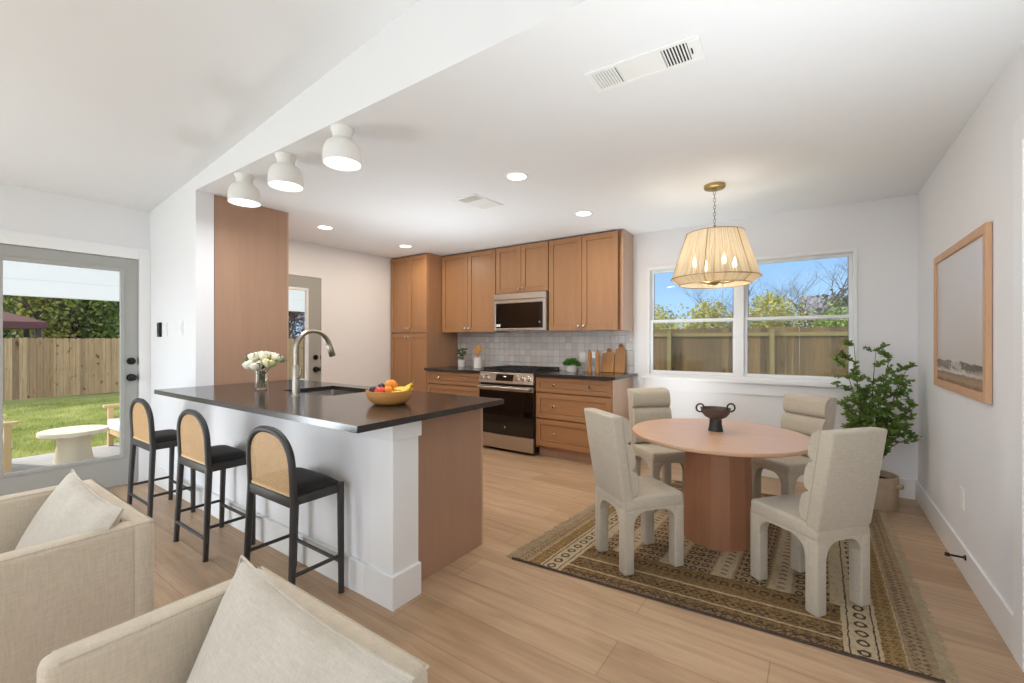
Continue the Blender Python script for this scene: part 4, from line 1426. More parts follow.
# ------------------------------------------------------------------ flowers, fruit
VX, VY, VZ = -3.265, 1.545, 0.9165
def glass_mat():
    m, nt, bs = new_mat('clear_vase_glass')
    bs.inputs['Base Color'].default_value = (1, 1, 1, 1)
    bs.inputs['Transmission Weight'].default_value = 1.0
    bs.inputs['Roughness'].default_value = 0.02
    bs.inputs['IOR'].default_value = 1.3
    return m
t = thing('glass_vase', 'clear glass vase of white roses on the bar counter', 'vase', (VX, VY, VZ))
bm = BM(); lathe(bm, [(0, 0), (0.038, 0), (0.043, 0.005), (0.044, 0.160), (0.0405, 0.160), (0.039, 0.012), (0, 0.012)], 32)
build('vase_wall', bm, glass_mat(), t, True)
ros = [((-0.080, 0.01, 0.172), 'ivory rose at lower left of the bouquet'), ((-0.008, 0.055, 0.168), 'large ivory rose low at the bouquet front'), ((0.075, 0.04, 0.190), 'yellowish ivory rose at the bouquet right side'),
       ((-0.048, 0.0, 0.228), 'ivory rose at upper left of the bouquet'), ((0.024, 0.0, 0.240), 'topmost ivory rose of the bouquet'), ((0.092, -0.03, 0.222), 'ivory rose at upper right of the bouquet'), ((-0.085, -0.06, 0.205), 'ivory rose behind at the bouquet left')]
for i, (p, lb) in enumerate(ros):
    t = thing('rose', lb, 'rose', (VX, VY, VZ), 0, 'white roses in the glass vase')
    rnd = random.Random(i)
    P = Vector((0.8206 * p[0] + 0.5714 * p[1], 0.5714 * p[0] - 0.8206 * p[1], p[2] + 0.014))
    bm = BM()
    a_ = i * 0.9
    foot = Vector((0.026 * math.cos(a_), 0.026 * math.sin(a_), 0.018))
    neck = Vector((P.x * .36, P.y * .36, 0.135))
    tube(bm, [foot, foot.lerp(neck, .6), neck, P - Vector((0, 0, 0.03))], [0.0032] * 4, 6)
    for k in range(4):
        q = foot.lerp(neck, .25 + .18 * k)
        add_leaf(bm, q * 0.9 + Vector((0, 0, q.z * .1)), Vector((-q.x + rnd.uniform(-.02, .02), -q.y + rnd.uniform(-.02, .02), .05)), 0.03, rnd, 0.5)
    for k in range(4):
        a = rnd.uniform(0, 2 * PI)
        add_leaf(bm, P - Vector((0, 0, 0.022)), Vector((math.cos(a), math.sin(a), rnd.uniform(-.5, .4))) + P.normalized() * .5, 0.072, rnd, 0.55)
    build('stem', bm, M_sprig, t)
    bm = BM()
    up = (P - Vector((0, 0, 0.03))).normalized()
    q = Vector((0, 0, 1)).rotation_difference(up).to_matrix().to_4x4()
    for layer, (n, R, th1, curl) in enumerate(((3, 0.016, .25, .0), (4, 0.027, .45, .06), (5, 0.036, .75, .14), (6, 0.042, 1.1, .26))):
        for k in range(n):
            a0 = 2 * PI * k / n + layer * 0.6 + rnd.uniform(-.1, .1)
            W = 2 * PI / n * 0.75
            grid = []
            for v_ in range(7):
                fv = v_ / 6
                th = 2.7 - (2.7 - th1) * fv
                row = []
                for u_ in range(7):
                    uu = u_ / 3 - 1
                    a = a0 + uu * W * (0.55 + .45 * math.sin(PI * min(1, fv * .75 + .15)))
                    rr = R * (1 + curl * max(0, fv - .6) * 1.6) * (1 - .05 * uu * uu)
                    row.append(bm.verts.new((rr * math.sin(th) * math.cos(a), rr * math.sin(th) * math.sin(a), rr * math.cos(th) * .92 - .004 * uu * uu * fv)))
                grid.append(row)
            for v_ in range(6):
                for u_ in range(6):
                    bm.faces.new([grid[v_][u_], grid[v_][u_ + 1], grid[v_ + 1][u_ + 1], grid[v_ + 1][u_]])
    bmesh.ops.transform(bm, matrix=Matrix.Translation(P) @ q, verts=bm.verts[:])
    build('petals', bm, M_rosey if i == 2 else M_rose, t, True, fix=False)

BX, BY, BZ = -1.965, 1.620, 0.9165
bm = BM(); lathe(bm, [(0, 0), (0.070, 0), (0.090, 0.006), (0.112, 0.026), (0.126, 0.058), (0.128, 0.078), (0.122, 0.078), (0.118, 0.055), (0.104, 0.028), (0.085, 0.012), (0, 0.010)], 44)
o = build('fruit_bowl', bm, M_bowl, None, True, (BX, BY, BZ))
tag(o, 'round bamboo bowl of fruit on the bar counter', 'bowl')
# camera right direction is (0.82, 0.57): fruits are laid along it inside the bowl
def bl(u, w, z):
    return (BX + 0.8206 * u - 0.5714 * w, BY + 0.5714 * u + 0.8206 * w, BZ + z)
def round_fruit(name, label, cat, u, w, z, r, mat, group=None, leaf=False):
    t = thing(name, label, cat, bl(u, w, z - r), 0, group)
    bm = BM(); lathe(bm, [(0, 0.10 * r)] + [(r * math.sin(PI * k / 12), r - r * math.cos(PI * k / 12) * (0.95 if k > 6 else 1)) for k in range(1, 12)] + [(0, 1.80 * r)], 20)
    build('fruit_skin', bm, mat, t, True)
    bm = BM(); tube(bm, [(0, 0, 1.76 * r), (0.003, 0, 2.05 * r)], 0.0018, 6); build('stem', bm, M_stem, t)
    return t
round_fruit('orange', 'orange on top of the fruit bowl', 'orange', -0.005, 0.045, 0.098, 0.036, M_orange)
round_fruit('apple', 'red apple in front of the bowl fruit', 'apple', -0.040, -0.045, 0.070, 0.032, M_apple)
round_fruit('apple', 'small orange-red apple between the orange and the bananas', 'apple', 0.0, -0.030, 0.078, 0.026, M_orange)
round_fruit('plum', 'dark plum at the left rim of the bowl', 'plum', -0.085, -0.015, 0.077, 0.024, M_plum, 'dark plums')
round_fruit('plum', 'dark plum behind the red apple', 'plum', -0.055, 0.035, 0.088, 0.024, M_plum, 'dark plums')
for i, (w0, z0, lb) in enumerate(((-0.035, 0.070, 'front banana resting on the bowl rim'), (0.005, 0.082, 'middle banana of the three in the bowl'), (0.040, 0.086, 'rear banana lying behind the others'))):
    t = thing('banana', lb, 'banana', (BX, BY, BZ), 0, 'bananas in the fruit bowl')
    pts, rr = [], []
    for k in range(15):
        f = k / 14
        u = 0.02 + 0.105 * f
        ww = w0 + 0.018 * math.sin(f * PI) * (1 if i else -1) * 0.5
        zz = z0 - 0.012 * math.sin(f * PI) + 0.030 * max(0, f - .45) ** 1.5 * 2.4
        p = bl(u, ww, zz)
        pts.append((p[0] - BX, p[1] - BY, p[2] - BZ))
        rr.append(0.017 * min(1, 0.35 + 2.2 * f, 0.28 + 2.6 * (1 - f)))
    bm = BM(); tube(bm, pts, rr, 8); build('peel', bm, M_banana, t, True)
    bm = BM(); e = Vector(pts[-1]); d = (e - Vector(pts[-2])).normalized(); tube(bm, [e, e + d * 0.012], [0.0042, 0.0036], 7); build('tip', bm, M_bantip, t)

# ------------------------------------------------------------------ bar stools
def make_stool():
    t = thing('bar_stool', 'x', 'bar stool', (0, 0, 0), 0, 'cane back bar stools')
    SH = 0.545                                     # top of the seat frame
    bx, fx = 0.207, 0.205
    yb, yf = -0.118, 0.140
    # rear legs run up into the arched back; front legs stop at the seat
    def leg(bm, a, b, r0, r1):
        tube(bm, [a, Vector(a).lerp(Vector(b), .5), b], [r0, (r0 + r1) / 2, r1], 12)
    for sx in (-1, 1):
        bm = BM(); leg(bm, (sx * 0.222, -0.130, 0.0), (sx * bx, yb + .012, SH - 0.01), 0.0145, 0.0185); build('leg', bm, M_blackwood, t, True)
    for sx in (-1, 1):
        bm = BM(); leg(bm, (sx * 0.222, 0.128, 0.0), (sx * fx, yf - 0.005, SH + 0.005), 0.0145, 0.018); build('leg', bm, M_blackwood, t, True)
    bm = BM()
    box(bm, -bx + .012, bx - .012, yb - 0.004, yb + 0.022, SH - 0.052, SH - 0.004, 0.006)
    box(bm, -fx + .012, fx - .012, yf - 0.020, yf + 0.008, SH - 0.042, SH, 0.006)
    for sx in (-1, 1):
        box(bm, sx * 0.204 - 0.012, sx * 0.204 + 0.012, yb + 0.01, yf - 0.005, SH - 0.042, SH, 0.006)
    build('seat_frame', bm, M_blackwood, t, True)
    bm = BM()
    lo, hi = SH - 0.008, SH + 0.034
    NX, NY = 12, 10
    top, bot = {}, {}
    for i in range(NX + 1):
        for j in range(NY + 1):
            u, v = i / NX * 2 - 1, j / NY * 2 - 1
            x = u * 0.198; y = (yb + yf) / 2 + 0.004 + v * 0.124
            e = (1 - abs(u) ** 5) * (1 - abs(v) ** 5)
            top[i, j] = bm.verts.new((x, y, SH + 0.004 + (hi - SH) * e ** .5))
            bot[i, j] = bm.verts.new((x, y, lo))
    for i in range(NX):
        for j in range(NY):
            bm.faces.new([top[i, j], top[i + 1, j], top[i + 1, j + 1], top[i, j + 1]])
            bm.faces.new([bot[i, j], bot[i, j + 1], bot[i + 1, j + 1], bot[i + 1, j]])
    per = [(i, 0) for i in range(NX)] + [(NX, j) for j in range(NY)] + [(i, NY) for i in range(NX, 0, -1)] + [(0, j) for j in range(NY, 0, -1)]
    for k in range(len(per)):
        a, b = per[k], per[(k + 1) % len(per)]
        bm.faces.new([top[a], bot[a], bot[b], top[b]])
    build('seat', bm, M_blackfab, t, True)
    # rungs
    def st(z):
        f = z / SH
        return 0.222 + (0.206 - 0.222) * f
    bm = BM(); x = st(0.13) - 0.008; tube(bm, [(-x, -0.132, 0.13), (x, -0.132, 0.13)], 0.0095, 10); build('rung', bm, M_blackwood, t, True)
    bm = BM(); x = st(0.20) - 0.008; tube(bm, [(-x, 0.129, 0.155), (x, 0.129, 0.155)], 0.0095, 10); build('rung', bm, M_blackwood, t, True)
    for sx in (-1, 1):
        bm = BM(); x = sx * (st(0.2)); tube(bm, [(x, -0.135, 0.185), (x, 0.130, 0.185)], 0.0095, 10); build('rung', bm, M_blackwood, t, True)
    # arched back frame
    lean = lambda z: yb + 0.010 - max(0, z - SH) * 0.05
    ax, z0, zs, zt_ = 0.205, SH - 0.03, 0.672, 0.838
    path = [(-ax, lean(z0), z0), (-ax, lean(SH + .06), SH + .06), (-ax, lean(zs), zs)]
    for k in range(1, 24):
        a = PI - PI * k / 24
        z = zs + (zt_ - zs) * abs(math.sin(a)) ** .85
        path.append((ax * math.copysign(abs(math.cos(a)) ** .85, math.cos(a)), lean(z), z))
    path += [(ax, lean(zs), zs), (ax, lean(SH + .06), SH + .06), (ax, lean(z0), z0)]
    bm = BM(); tube(bm, path, 0.0165, 10)
    bf = build('back_frame', bm, M_blackwood, t, True)
    # cane sheet woven of flat strips, clipped to the arch
    def half(z):
        if z <= zs:
            return ax - 0.012
        f = min(1, ((z - zs) / (zt_ - 0.012 - zs)))
        s = f ** (1 / .85)
        return max(0.0, (ax - 0.012) * max(0, 1 - s * s) ** (.5 * .85))
    def ztop(x):
        c = min(1, abs(x) / (ax - 0.012)) ** (1 / .85)
        return zs + (zt_ - 0.012 - zs) * max(0, 1 - c * c) ** (.5 * .85)
    bm = BM()
    zl = SH + 0.0
    z = zl + 0.004
    while z < zt_ - 0.016:
        h = half(z)
        if h > 0.012:
            box(bm, -h, h, lean(z) - 0.0006, lean(z) + 0.0006, z - 0.0031, z + 0.0031)
        z += 0.0105
    x = -ax + 0.016
    while x < ax - 0.014:
        zt2 = ztop(x)
        prism(bm, [(lean(zl) - 0.0022, zl), (lean(zt2) - 0.0022, zt2), (lean(zt2) - 0.001, zt2), (lean(zl) - 0.001, zl)], 'x', x - 0.0029, x + 0.0029)
        x += 0.0105
    box(bm, -ax + 0.012, ax - 0.012, lean(zl) - 0.006, lean(zl) + 0.003, zl - 0.006, zl + 0.010, 0.002)
    build('cane_panel', bm, M_cane, bf)
    return t
s0 = make_stool()
sl = [((-2.190, 1.190, 0), 'black cane back bar stool nearest the white post'), ((-3.105, 1.185, 0), 'middle black cane back bar stool at the bar'), ((-4.015, 1.180, 0), 'black cane back bar stool nearest the patio door')]
for i, (p, lb) in enumerate(sl):
    o = s0 if i == 0 else dup(s0)
    o.location = p; o['label'] = lb

# ------------------------------------------------------------------ rug
RC = [(-1.452, 2.085), (0.392, 2.24), (0.378, 4.22), (-1.315, 4.06)]
RZ = 0.009
t = thing('area_rug', 'brown and cream tribal pattern rug under the dining table', 'rug', (0, 0, 0.0))
bm = BM()
NU = 24
uvl = bm.loops.layers.uv.new('UVMap')
def bil(u, v):
    a = Vector(RC[0]).lerp(Vector(RC[1]), u); b = Vector(RC[3]).lerp(Vector(RC[2]), u)
    return a.lerp(b, v)
G = {}
for i in range(NU + 1):
    for j in range(NU + 1):
        p = bil(i / NU, j / NU)
        G[i, j] = bm.verts.new((p.x, p.y, RZ))
for i in range(NU):
    for j in range(NU):
        f = bm.faces.new([G[i, j], G[i + 1, j], G[i + 1, j + 1], G[i, j + 1]])
        for l, (a, b) in zip(f.loops, ((i, j), (i + 1, j), (i + 1, j + 1), (i, j + 1))):
            l[uvl].uv = (a / NU, b / NU)
per = [(i, 0) for i in range(NU)] + [(NU, j) for j in range(NU)] + [(i, NU) for i in range(NU, 0, -1)] + [(0, j) for j in range(NU, 0, -1)]
low = {k: bm.verts.new((G[k].co.x, G[k].co.y, 0.0005)) for k in per}
for k in range(len(per)):
    a, b = per[k], per[(k + 1) % len(per)]
    bm.faces.new([G[a], low[a], low[b], G[b]])
build('weave', bm, M_rug, t)
for side in (0, 1):
    bm = BM()
    rnd = random.Random(side)
    for k in range(150):
        p = bil(side, (k + .5) / 150)
        dx = (0.04 + rnd.uniform(-.008, .012)) * (1 if side else -1)
        dy = rnd.uniform(-.006, .006)
        tube(bm, [(p.x - (0.002 if side else -0.002), p.y, 0.006), (p.x + dx * .5, p.y + dy * .5, 0.005), (p.x + dx, p.y + dy, 0.0035)], [0.0036, 0.003, 0.0022], 5)
    f = build('fringe', bm, M_fringe, t)
    f['kind'] = 'stuff'
bm = BM()
p0, p1 = Vector(RC[0]), Vector(RC[1])
tube(bm, [(p0.x, p0.y - .001, 0.0048), (p1.x, p1.y - .001, 0.0042)], 0.0036, 6)
build('edge_binding', bm, M_bark, t)

# ------------------------------------------------------------------ dining table and bowl on it
TX, TY, TZ = -0.525, 3.065, 0.678
t = thing('dining_table', 'round light oak dining table on a faceted pedestal', 'table', (TX, TY, RZ))
tz = TZ - RZ
bm = BM(); lathe(bm, [(0, tz - 0.028), (0.508, tz - 0.028), (0.526, tz - 0.020), (0.528, tz - 0.006), (0.525, tz), (0, tz)], 96)
build('tabletop', bm, M_table, t, 30)
bm = BM(); lathe(bm, [(0, 0), (0.210, 0), (0.192, tz - 0.028), (0, tz - 0.028)], 12)
build('pedestal', bm, M_tableped, t)

t = thing('footed_bowl', 'dark bronze footed bowl with two ring handles', 'bowl', (TX - 0.018, TY + 0.055, TZ + 0.0005), math.radians(34))
t.scale = (0.86, 0.86, 0.9)
bm = BM(); lathe(bm, [(0, 0), (0.054, 0), (0.052, 0.006), (0.044, 0.05), (0.042, 0.088), (0, 0.09)], 32); build('foot', bm, M_bronzed, t, True)
bm = BM(); lathe(bm, [(0.0, 0.087), (0.042, 0.087), (0.075, 0.104), (0.096, 0.128), (0.105, 0.156), (0.107, 0.166), (0.101, 0.166), (0.096, 0.15), (0.085, 0.13), (0.06, 0.11), (0, 0.10)], 40); build('bowl_wall', bm, M_bronze, t, True)
for sx in (-1, 1):
    bm = BM(); tube(bm, [(sx * 0.117 + 0.029 * math.cos(a), 0, 0.168 + 0.029 * math.sin(a)) for a in [2 * PI * i / 24 for i in range(24)]], 0.0062, 8, closed=True)
    build('ring_handle', bm, M_bronzed, t, True)

# ------------------------------------------------------------------ dining chairs
def make_chair():
    t = thing('dining_chair', 'x', 'dining chair', (0, 0, 0), 0, 'oatmeal upholstered dining chairs')
    w, d, lw = 0.169, 0.190, 0.062        # half width, half depth, leg section; the front is +y
    SH = 0.425 - RZ
    zt_, AP = 0.865 - RZ, 0.335
    for sx in (-1, 1):
        for sy in (-1, 1):
            x0, x1 = sorted((sx * w, sx * (w - lw)))
            y0, y1 = sorted((sy * d, sy * (d - lw)))
            bm = BM(); vs = box(bm, x0, x1, y0, y1, 0.0, AP + 0.01, 0.009, 3)
            build('leg', bm, M_chair, t, True)
    # seat block with rounded arches between the legs
    bm = BM()
    r = 0.072
    def arch(hw):
        a, b = hw - lw, AP - 0.0
        pts = [(-hw + .004, AP - r), (-a, AP - r)]
        pts += [(-a + r - r * math.cos(x), AP - r + r * math.sin(x)) for x in [PI / 2 * i / 8 for i in range(1, 9)]]
        pts += [(a - r + r * math.sin(x), AP - r + r * math.cos(x)) for x in [PI / 2 * i / 8 for i in range(0, 9)]]
        pts += [(hw - .004, AP - r), (hw - .004, AP + 0.03), (-hw + .004, AP + 0.03)]
        return pts
    for sy in (-1, 1):
        y0, y1 = sorted((sy * (d - .002), sy * (d - lw + .004)))
        prism(bm, arch(w), 'y', y0, y1)
    for sx in (-1, 1):
        x0, x1 = sorted((sx * (w - .002), sx * (w - lw + .004)))
        prism(bm, arch(d), 'x', x0, x1)
    box(bm, -w, w, -d, d, AP + 0.004, SH, 0.018, 4)
    build('seat', bm, M_chair, t, True)
    # slab back leaning away, then three stitched rolls on its front
    L = 0.070
    shear = lambda z: -L * max(0, z - SH + 0.05) / (zt_ - SH)
    bm = BM()
    vs = box(bm, -w, w, -d, -d + 0.066, SH - 0.03, zt_, 0.012, 3)
    for v in bm.verts:
        v.co.y += shear(v.co.z)
    build('backrest', bm, M_chair, t, True)
    n = 3
    zz0 = SH + 0.004
    h = (zt_ - 0.004 - zz0) / n
    rolls = BM()
    for k in range(n):
        za, zb_ = zz0 + k * h, zz0 + (k + 1) * h
        prof = []
        for i in range(13):
            f = i / 12
            bul = (1 - abs(2 * f - 1) ** 3.2)
            prof.append((-d + 0.066 + 0.010 + 0.034 * bul ** .6, za + (zb_ - za) * f))
        pts = [(-d + 0.064, za)] + prof + [(-d + 0.064, zb_)]
        sub = prism(rolls, pts, 'x', -w + 0.004, w - 0.004)
    for v in rolls.verts:
        v.co.y += shear(v.co.z)
    build('back_cushion', rolls, M_chair, t, 50)
    return t
c0 = make_chair()
ang = lambda fx, fy: math.atan2(fy, fx) - PI / 2
for i, (p, f, lb) in enumerate((((-0.855, 2.512), (0.62, 0.785), 'cream dining chair nearest the range, its back to the kitchen aisle'), ((-0.040, 2.668), (-0.78, 0.625), 'cream dining chair nearest the camera and the right wall'),
                                ((-1.020, 3.545), (0.70, -0.715), 'cream dining chair beside the maple drawers and window'), ((-0.170, 3.770), (-0.62, -0.785), 'cream dining chair in front of the leafy potted plant'))):
    o = c0 if i == 0 else dup(c0)
    o.location = (p[0], p[1], RZ); o.rotation_euler = (0, 0, ang(*f)); o['label'] = lb

# ------------------------------------------------------------------ potted ficus
t = thing('potted_ficus', 'tall leafy green plant in a beige stone pot', 'potted plant', (0.355, 4.375, 0))
bm = BM(); lathe(bm, [(0, 0), (0.148, 0), (0.152, 0.004), (0.158, 0.12), (0.158, 0.245), (0.143, 0.245), (0.141, 0.20), (0, 0.20)], 40)
pot = build('pot', bm, M_pot, t, True)
bm = BM()
box(bm, 0.150, 0.185, -0.03, 0.03, 0.165, 0.195, 0.008)
box(bm, -0.185, -0.150, -0.03, 0.03, 0.165, 0.195, 0.008)
bmesh.ops.rotate(bm, verts=bm.verts[:], cent=(0, 0, 0), matrix=Matrix.Rotation(math.radians(-20), 3, 'Z'))
build('lug', bm, M_pot, pot, True)
bm = BM(); lathe(bm, [(0, 0.215), (0.06, 0.212), (0.1405, 0.2005)], 28); build('soil', bm, M_soil, t, True)
stems, leaves = BM(), BM()
rnd = random.Random(21)
RT, FW = Vector((0.8206, 0.5714, 0)), Vector((-0.5714, 0.8206, 0))
def spray(p, d, L, r, depth):
    pts, rr, q, dd = [p.copy()], [r], p.copy(), d.normalized()
    for i in range(4):
        dd = (dd + Vector((rnd.uniform(-.2, .2), rnd.uniform(-.2, .2), rnd.uniform(-.05, .15)))).normalized()
        q = q + dd * L / 4
        pts.append(q.copy()); rr.append(r * (1 - .6 * (i + 1) / 4))
        for s_ in range(6):
            a = rnd.uniform(0, 2 * PI)
            ld = Vector((math.cos(a), math.sin(a), rnd.uniform(-.7, 1.0))) + dd * .5
            if q.x + ld.x * .05 < 0.295 and q.y + ld.y * .05 < 0.32:
                add_leaf(leaves, q, ld, rnd.uniform(.024, .038), rnd, 0.62)
    tube(stems, pts, rr, 5)
for u, z, w in ((-.10, 1.23, .05), (-.02, 1.19, -.06), (.17, 1.13, .04), (.22, 1.05, -.05), (.25, .78, -.10), (.22, .55, -.12), (.24, .66, -.02), (-.15, .95, -.04), (-.18, .78, .06), (-.16, .64, -.05),
                (-.14, 1.07, .10), (.05, .95, -.10), (.10, .80, .12), (-.06, .82, .0), (.16, .92, -.04), (.08, .62, -.14)):
    tip = RT * u + FW * w + Vector((0, 0, z))
    b0 = RT * (u * .12) + FW * (w * .2) + Vector((0, 0, 0.205))
    side = Vector((rnd.uniform(-.04, .04), rnd.uniform(-.04, .04), 0))
    pts = []
    for i in range(9):
        f = i / 8
        p = b0.lerp(tip, f)
        bow = math.sin(f * PI) * 0.10
        p = p - RT * u * bow * 2.2 + side * math.sin(f * PI) + Vector((0, 0, bow * (1.25 - z) * .8))
        pts.append(p)
    tube(stems, pts, [0.006 * (1 - .75 * i / 8) for i in range(9)], 6)
    for i in range(3, 9):
        for s_ in range(2):
            a = rnd.uniform(0, 2 * PI)
            d = Vector((math.cos(a), math.sin(a), rnd.uniform(.1, .8)))
            spray(pts[i], d, rnd.uniform(.07, .15) * (1.1 if i < 7 else .8), .0022, 1)
build('stems', stems, M_stem, t, True)
build('foliage', leaves, M_leaf, t, fix=False)

# ------------------------------------------------------------------ armchairs and their pillows
def make_armchair(name, label, x0, x1, y0, y1, zt, th):
    cx, cy = (x0 + x1) / 2, (y0 + y1) / 2
    t = thing(name, label, 'armchair', (cx, cy, 0))
    hx, hy = (x1 - x0) / 2, (y1 - y0) / 2
    r = 0.026
    bm = BM(); box(bm, -hx + th, hx - th, -hy + 0.01, hy - th, 0.05, 0.19, 0.01); build('base', bm, M_linen, t, True)
    bm = BM(); box(bm, -hx, hx, hy - th, hy, 0.03, zt, r, 5); build('backrest', bm, M_linen, t, True)
    for sx in (-1, 1):
        a, b = sorted((sx * hx, sx * (hx - th)))
        bm = BM(); box(bm, a, b, -hy, hy - th + 0.030, 0.03, zt - 0.0005, r, 5); build('arm', bm, M_linen, t, True)
    bm = BM(); box(bm, -hx + th + 0.003, hx - th - 0.003, -hy + 0.0, hy - th - 0.004, 0.192, 0.32, 0.035, 5); build('seat_cushion', bm, M_linen, t, True)
    bm = BM()
    q = r * 0.30
    ih, iy = hx - th + q, hy - th + q
    tube(bm, [(-ih, -hy + r, zt - q), (-ih, iy, zt - q), (ih, iy, zt - q), (ih, -hy + r, zt - q)], 0.0045, 6)
    oh = hx - q
    tube(bm, [(-oh, -hy + r, zt - q), (-oh, hy - q, zt - q), (oh, hy - q, zt - q), (oh, -hy + r, zt - q)], 0.0045, 6)
    build('piping', bm, M_linen, t, True)
    for sx in (-1, 1):
        for sy in (-1, 1):
            bm = BM(); box(bm, sx * (hx - .08) - .02, sx * (hx - .08) + .02, sy * (hy - .09) - .02, sy * (hy - .09) + .02, 0, 0.049 if sy < 0 else 0.03); build('foot', bm, M_blackwood, t)
    return t
A_box = (-1.410, -0.675, 0.188, 0.672, 0.578)
B_box = (-2.775, -1.952, -0.32, 0.560, 0.630)
make_armchair('armchair', 'cream linen armchair in the foreground at bottom of view', *A_box, 0.075)
make_armchair('armchair', 'cream linen armchair at the left edge before the patio door', *B_box, 0.075)

def pillow(label, w, h, th, loc, rx, rz, roll=0.0, taper=0.13):
    bm = BM()
    N = 26
    F, K = {}, {}
    for i in range(N + 1):
        for j in range(N + 1):
            u, v = i / N * 2 - 1, j / N * 2 - 1
            pin = 1 - 0.085 * (1 - u * u) * abs(v) ** 3
            pin2 = 1 - 0.085 * (1 - v * v) * abs(u) ** 3
            e = max(0, (1 - u * u)) ** .42 * max(0, (1 - v * v)) ** .42
            wr = 0.012 * math.sin(u * 9 + v * 3) * math.exp(-((v - .75) * 4) ** 2)
            x, z = u * w / 2 * pin2 * (1 - taper * (1 - v) / 2), v * h / 2 * pin
            F[i, j] = bm.verts.new((x, -th / 2 * e - 0.001 + wr * e, z))
            K[i, j] = F[i, j] if (i in (0, N) or j in (0, N)) else bm.verts.new((x, th / 2 * e + 0.001, z))
    for i in range(N):
        for j in range(N):
            bm.faces.new([F[i, j], F[i + 1, j], F[i + 1, j + 1], F[i, j + 1]])
            bm.faces.new([K[i, j], K[i, j + 1], K[i + 1, j + 1], K[i + 1, j]])
    per = [(i, 0) for i in range(N)] + [(N, j) for j in range(N)] + [(i, N) for i in range(N, 0, -1)] + [(0, j) for j in range(N, 0, -1)]
    rim = [F[k].co.copy() for k in per]
    o = build('throw_pillow', bm, M_linen2, None, True)
    tag(o, label, 'pillow', 'cream throw pillows')
    bm = BM(); tube(bm, rim, 0.0042, 6, closed=True); build('piping', bm, M_linen2, o, True)
    o.location = loc
    o.rotation_euler = (rx, roll, rz)
    return o
pillow('cream throw pillow in the foreground armchair', 0.70, 0.41, 0.15, (-0.985, 0.482, 0.462), math.radians(-27), 0, math.radians(3))
pillow('cream throw pillow in the left armchair', 0.70, 0.42, 0.15, (-2.305, 0.372, 0.512), math.radians(-27), 0, math.radians(1.5))

# ------------------------------------------------------------------ outdoors, west side (through the glass doors)
DZ, GZ = -0.15, -0.45
bm = BM()
for k in range(20):
    x1 = -5.10 - k * 0.142
    box(bm, x1 - 0.137, x1, -3.0, 8.0, DZ - 0.03, DZ, 0.003, 1)
struct('terrace', bm, M_deck, 'grey board deck outside the patio door', 'deck')['kind'] = 'structure'
bm = BM(); box(bm, -30, 22, -14, 40, GZ - 0.2, GZ)
struct('ground', bm, M_lawn, 'grassy yard ground around the house', 'ground')
bm = BM()
box(bm, -8.1, XL - 0.12, -3.0, 8.0, 2.49, 2.50)
for zz in (1.815, 2.02, 2.225):
    box(bm, -7.90, -7.89, -3.0, 8.0, zz, zz + 0.2035)
struct('roof_porch', bm, M_soffit, 'white porch ceiling and beam outside the doors', 'porch')

# grass: a stuff object
bm = BM()
rnd = random.Random(3)
for k in range(26000):
    x = -8.0 - (rnd.random() ** 1.3) * 9.5
    y = rnd.uniform(0.2, 2.6) * (-x) / 9.0 + rnd.uniform(-.5, .5)
    s = rnd.uniform(.5, 1.2)
    hgt, w, a = 0.06 * s, 0.012 * s, rnd.uniform(0, 2 * PI)
    dx, dy = rnd.uniform(-.03, .03), rnd.uniform(-.03, .03)
    bm.faces.new([bm.verts.new((x - w * math.cos(a), y - w * math.sin(a), GZ)), bm.verts.new((x + w * math.cos(a), y + w * math.sin(a), GZ)), bm.verts.new((x + dx, y + dy, GZ + hgt))])
tag(build('grass', bm, M_grass, fix=False), 'sunlit short grass of the yard beyond the deck', 'grass', kind='stuff')

def fence_run(name, label, along, at, a0, a1, z0, z1, mat, posts, rails, rail_side, gaps):
    t = thing(name, label, 'fence', (0, at, z0) if along == 'x' else (at, 0, z0))
    rnd = random.Random(len(label))
    bm = BM()
    a = a0
    W = 0.14
    while a < a1:
        g = rnd.choice(gaps)
        h = (z1 - z0) + rnd.uniform(-.012, .012)
        b0, b1 = a + 0.002, a + W - g
        if along == 'x':
            prism(bm, [(b0, 0.02), (b1, 0.02), (b1, h - .03), (b1 - .03, h), (b0 + .03, h), (b0, h - .03)], 'y', -0.009, 0.009)
        else:
            prism(bm, [(b0, 0.02), (b1, 0.02), (b1, h - .03), (b1 - .03, h), (b0 + .03, h), (b0, h - .03)], 'x', -0.009, 0.009)
        a += W
    build('picket_panel', bm, mat, t)
    for z in rails:
        bm = BM()
        o0, o1 = sorted((rail_side * 0.0095, rail_side * 0.05))
        if along == 'x':
            box(bm, a0, a1, o0, o1, z - z0 - 0.045, z - z0 + 0.045)
        else:
            box(bm, o0, o1, a0, a1, z - z0 - 0.045, z - z0 + 0.045)
        build('rail', bm, M_rail, t)
    for p in posts:
        bm = BM()
        o0, o1 = sorted((rail_side * 0.0505, rail_side * 0.145))
        if along == 'x':
            box(bm, p - 0.05, p + 0.05, o0, o1, 0, z1 - z0 - 0.06, 0.004)
        else:
            box(bm, o0, o1, p - 0.05, p + 0.05, 0, z1 - z0 - 0.06, 0.004)
        build('post', bm, M_rail, t)
    return t
fence_run('wooden_fence', 'tan picket fence seen through the patio door', 'y', -19.0, -4.0, 16.0, GZ, 1.36, M_fence, [-3 + 2.4 * k for k in range(8)], (1.05, 0.4, -0.25), -1, (0.002, 0.003, 0.004, 0.005, 0.007))
fence_run('wooden_fence', 'wooden fence with posts and rails outside the kitchen window', 'x', 12.2, -9.0, 7.0, GZ, 1.60, M_fencen, [-3.25 - 4.8, -3.25 - 2.4, -3.25, -0.86, 1.54, 3.94], (1.43, 0.43, -0.25), -1, (0.002, 0.003, 0.004))

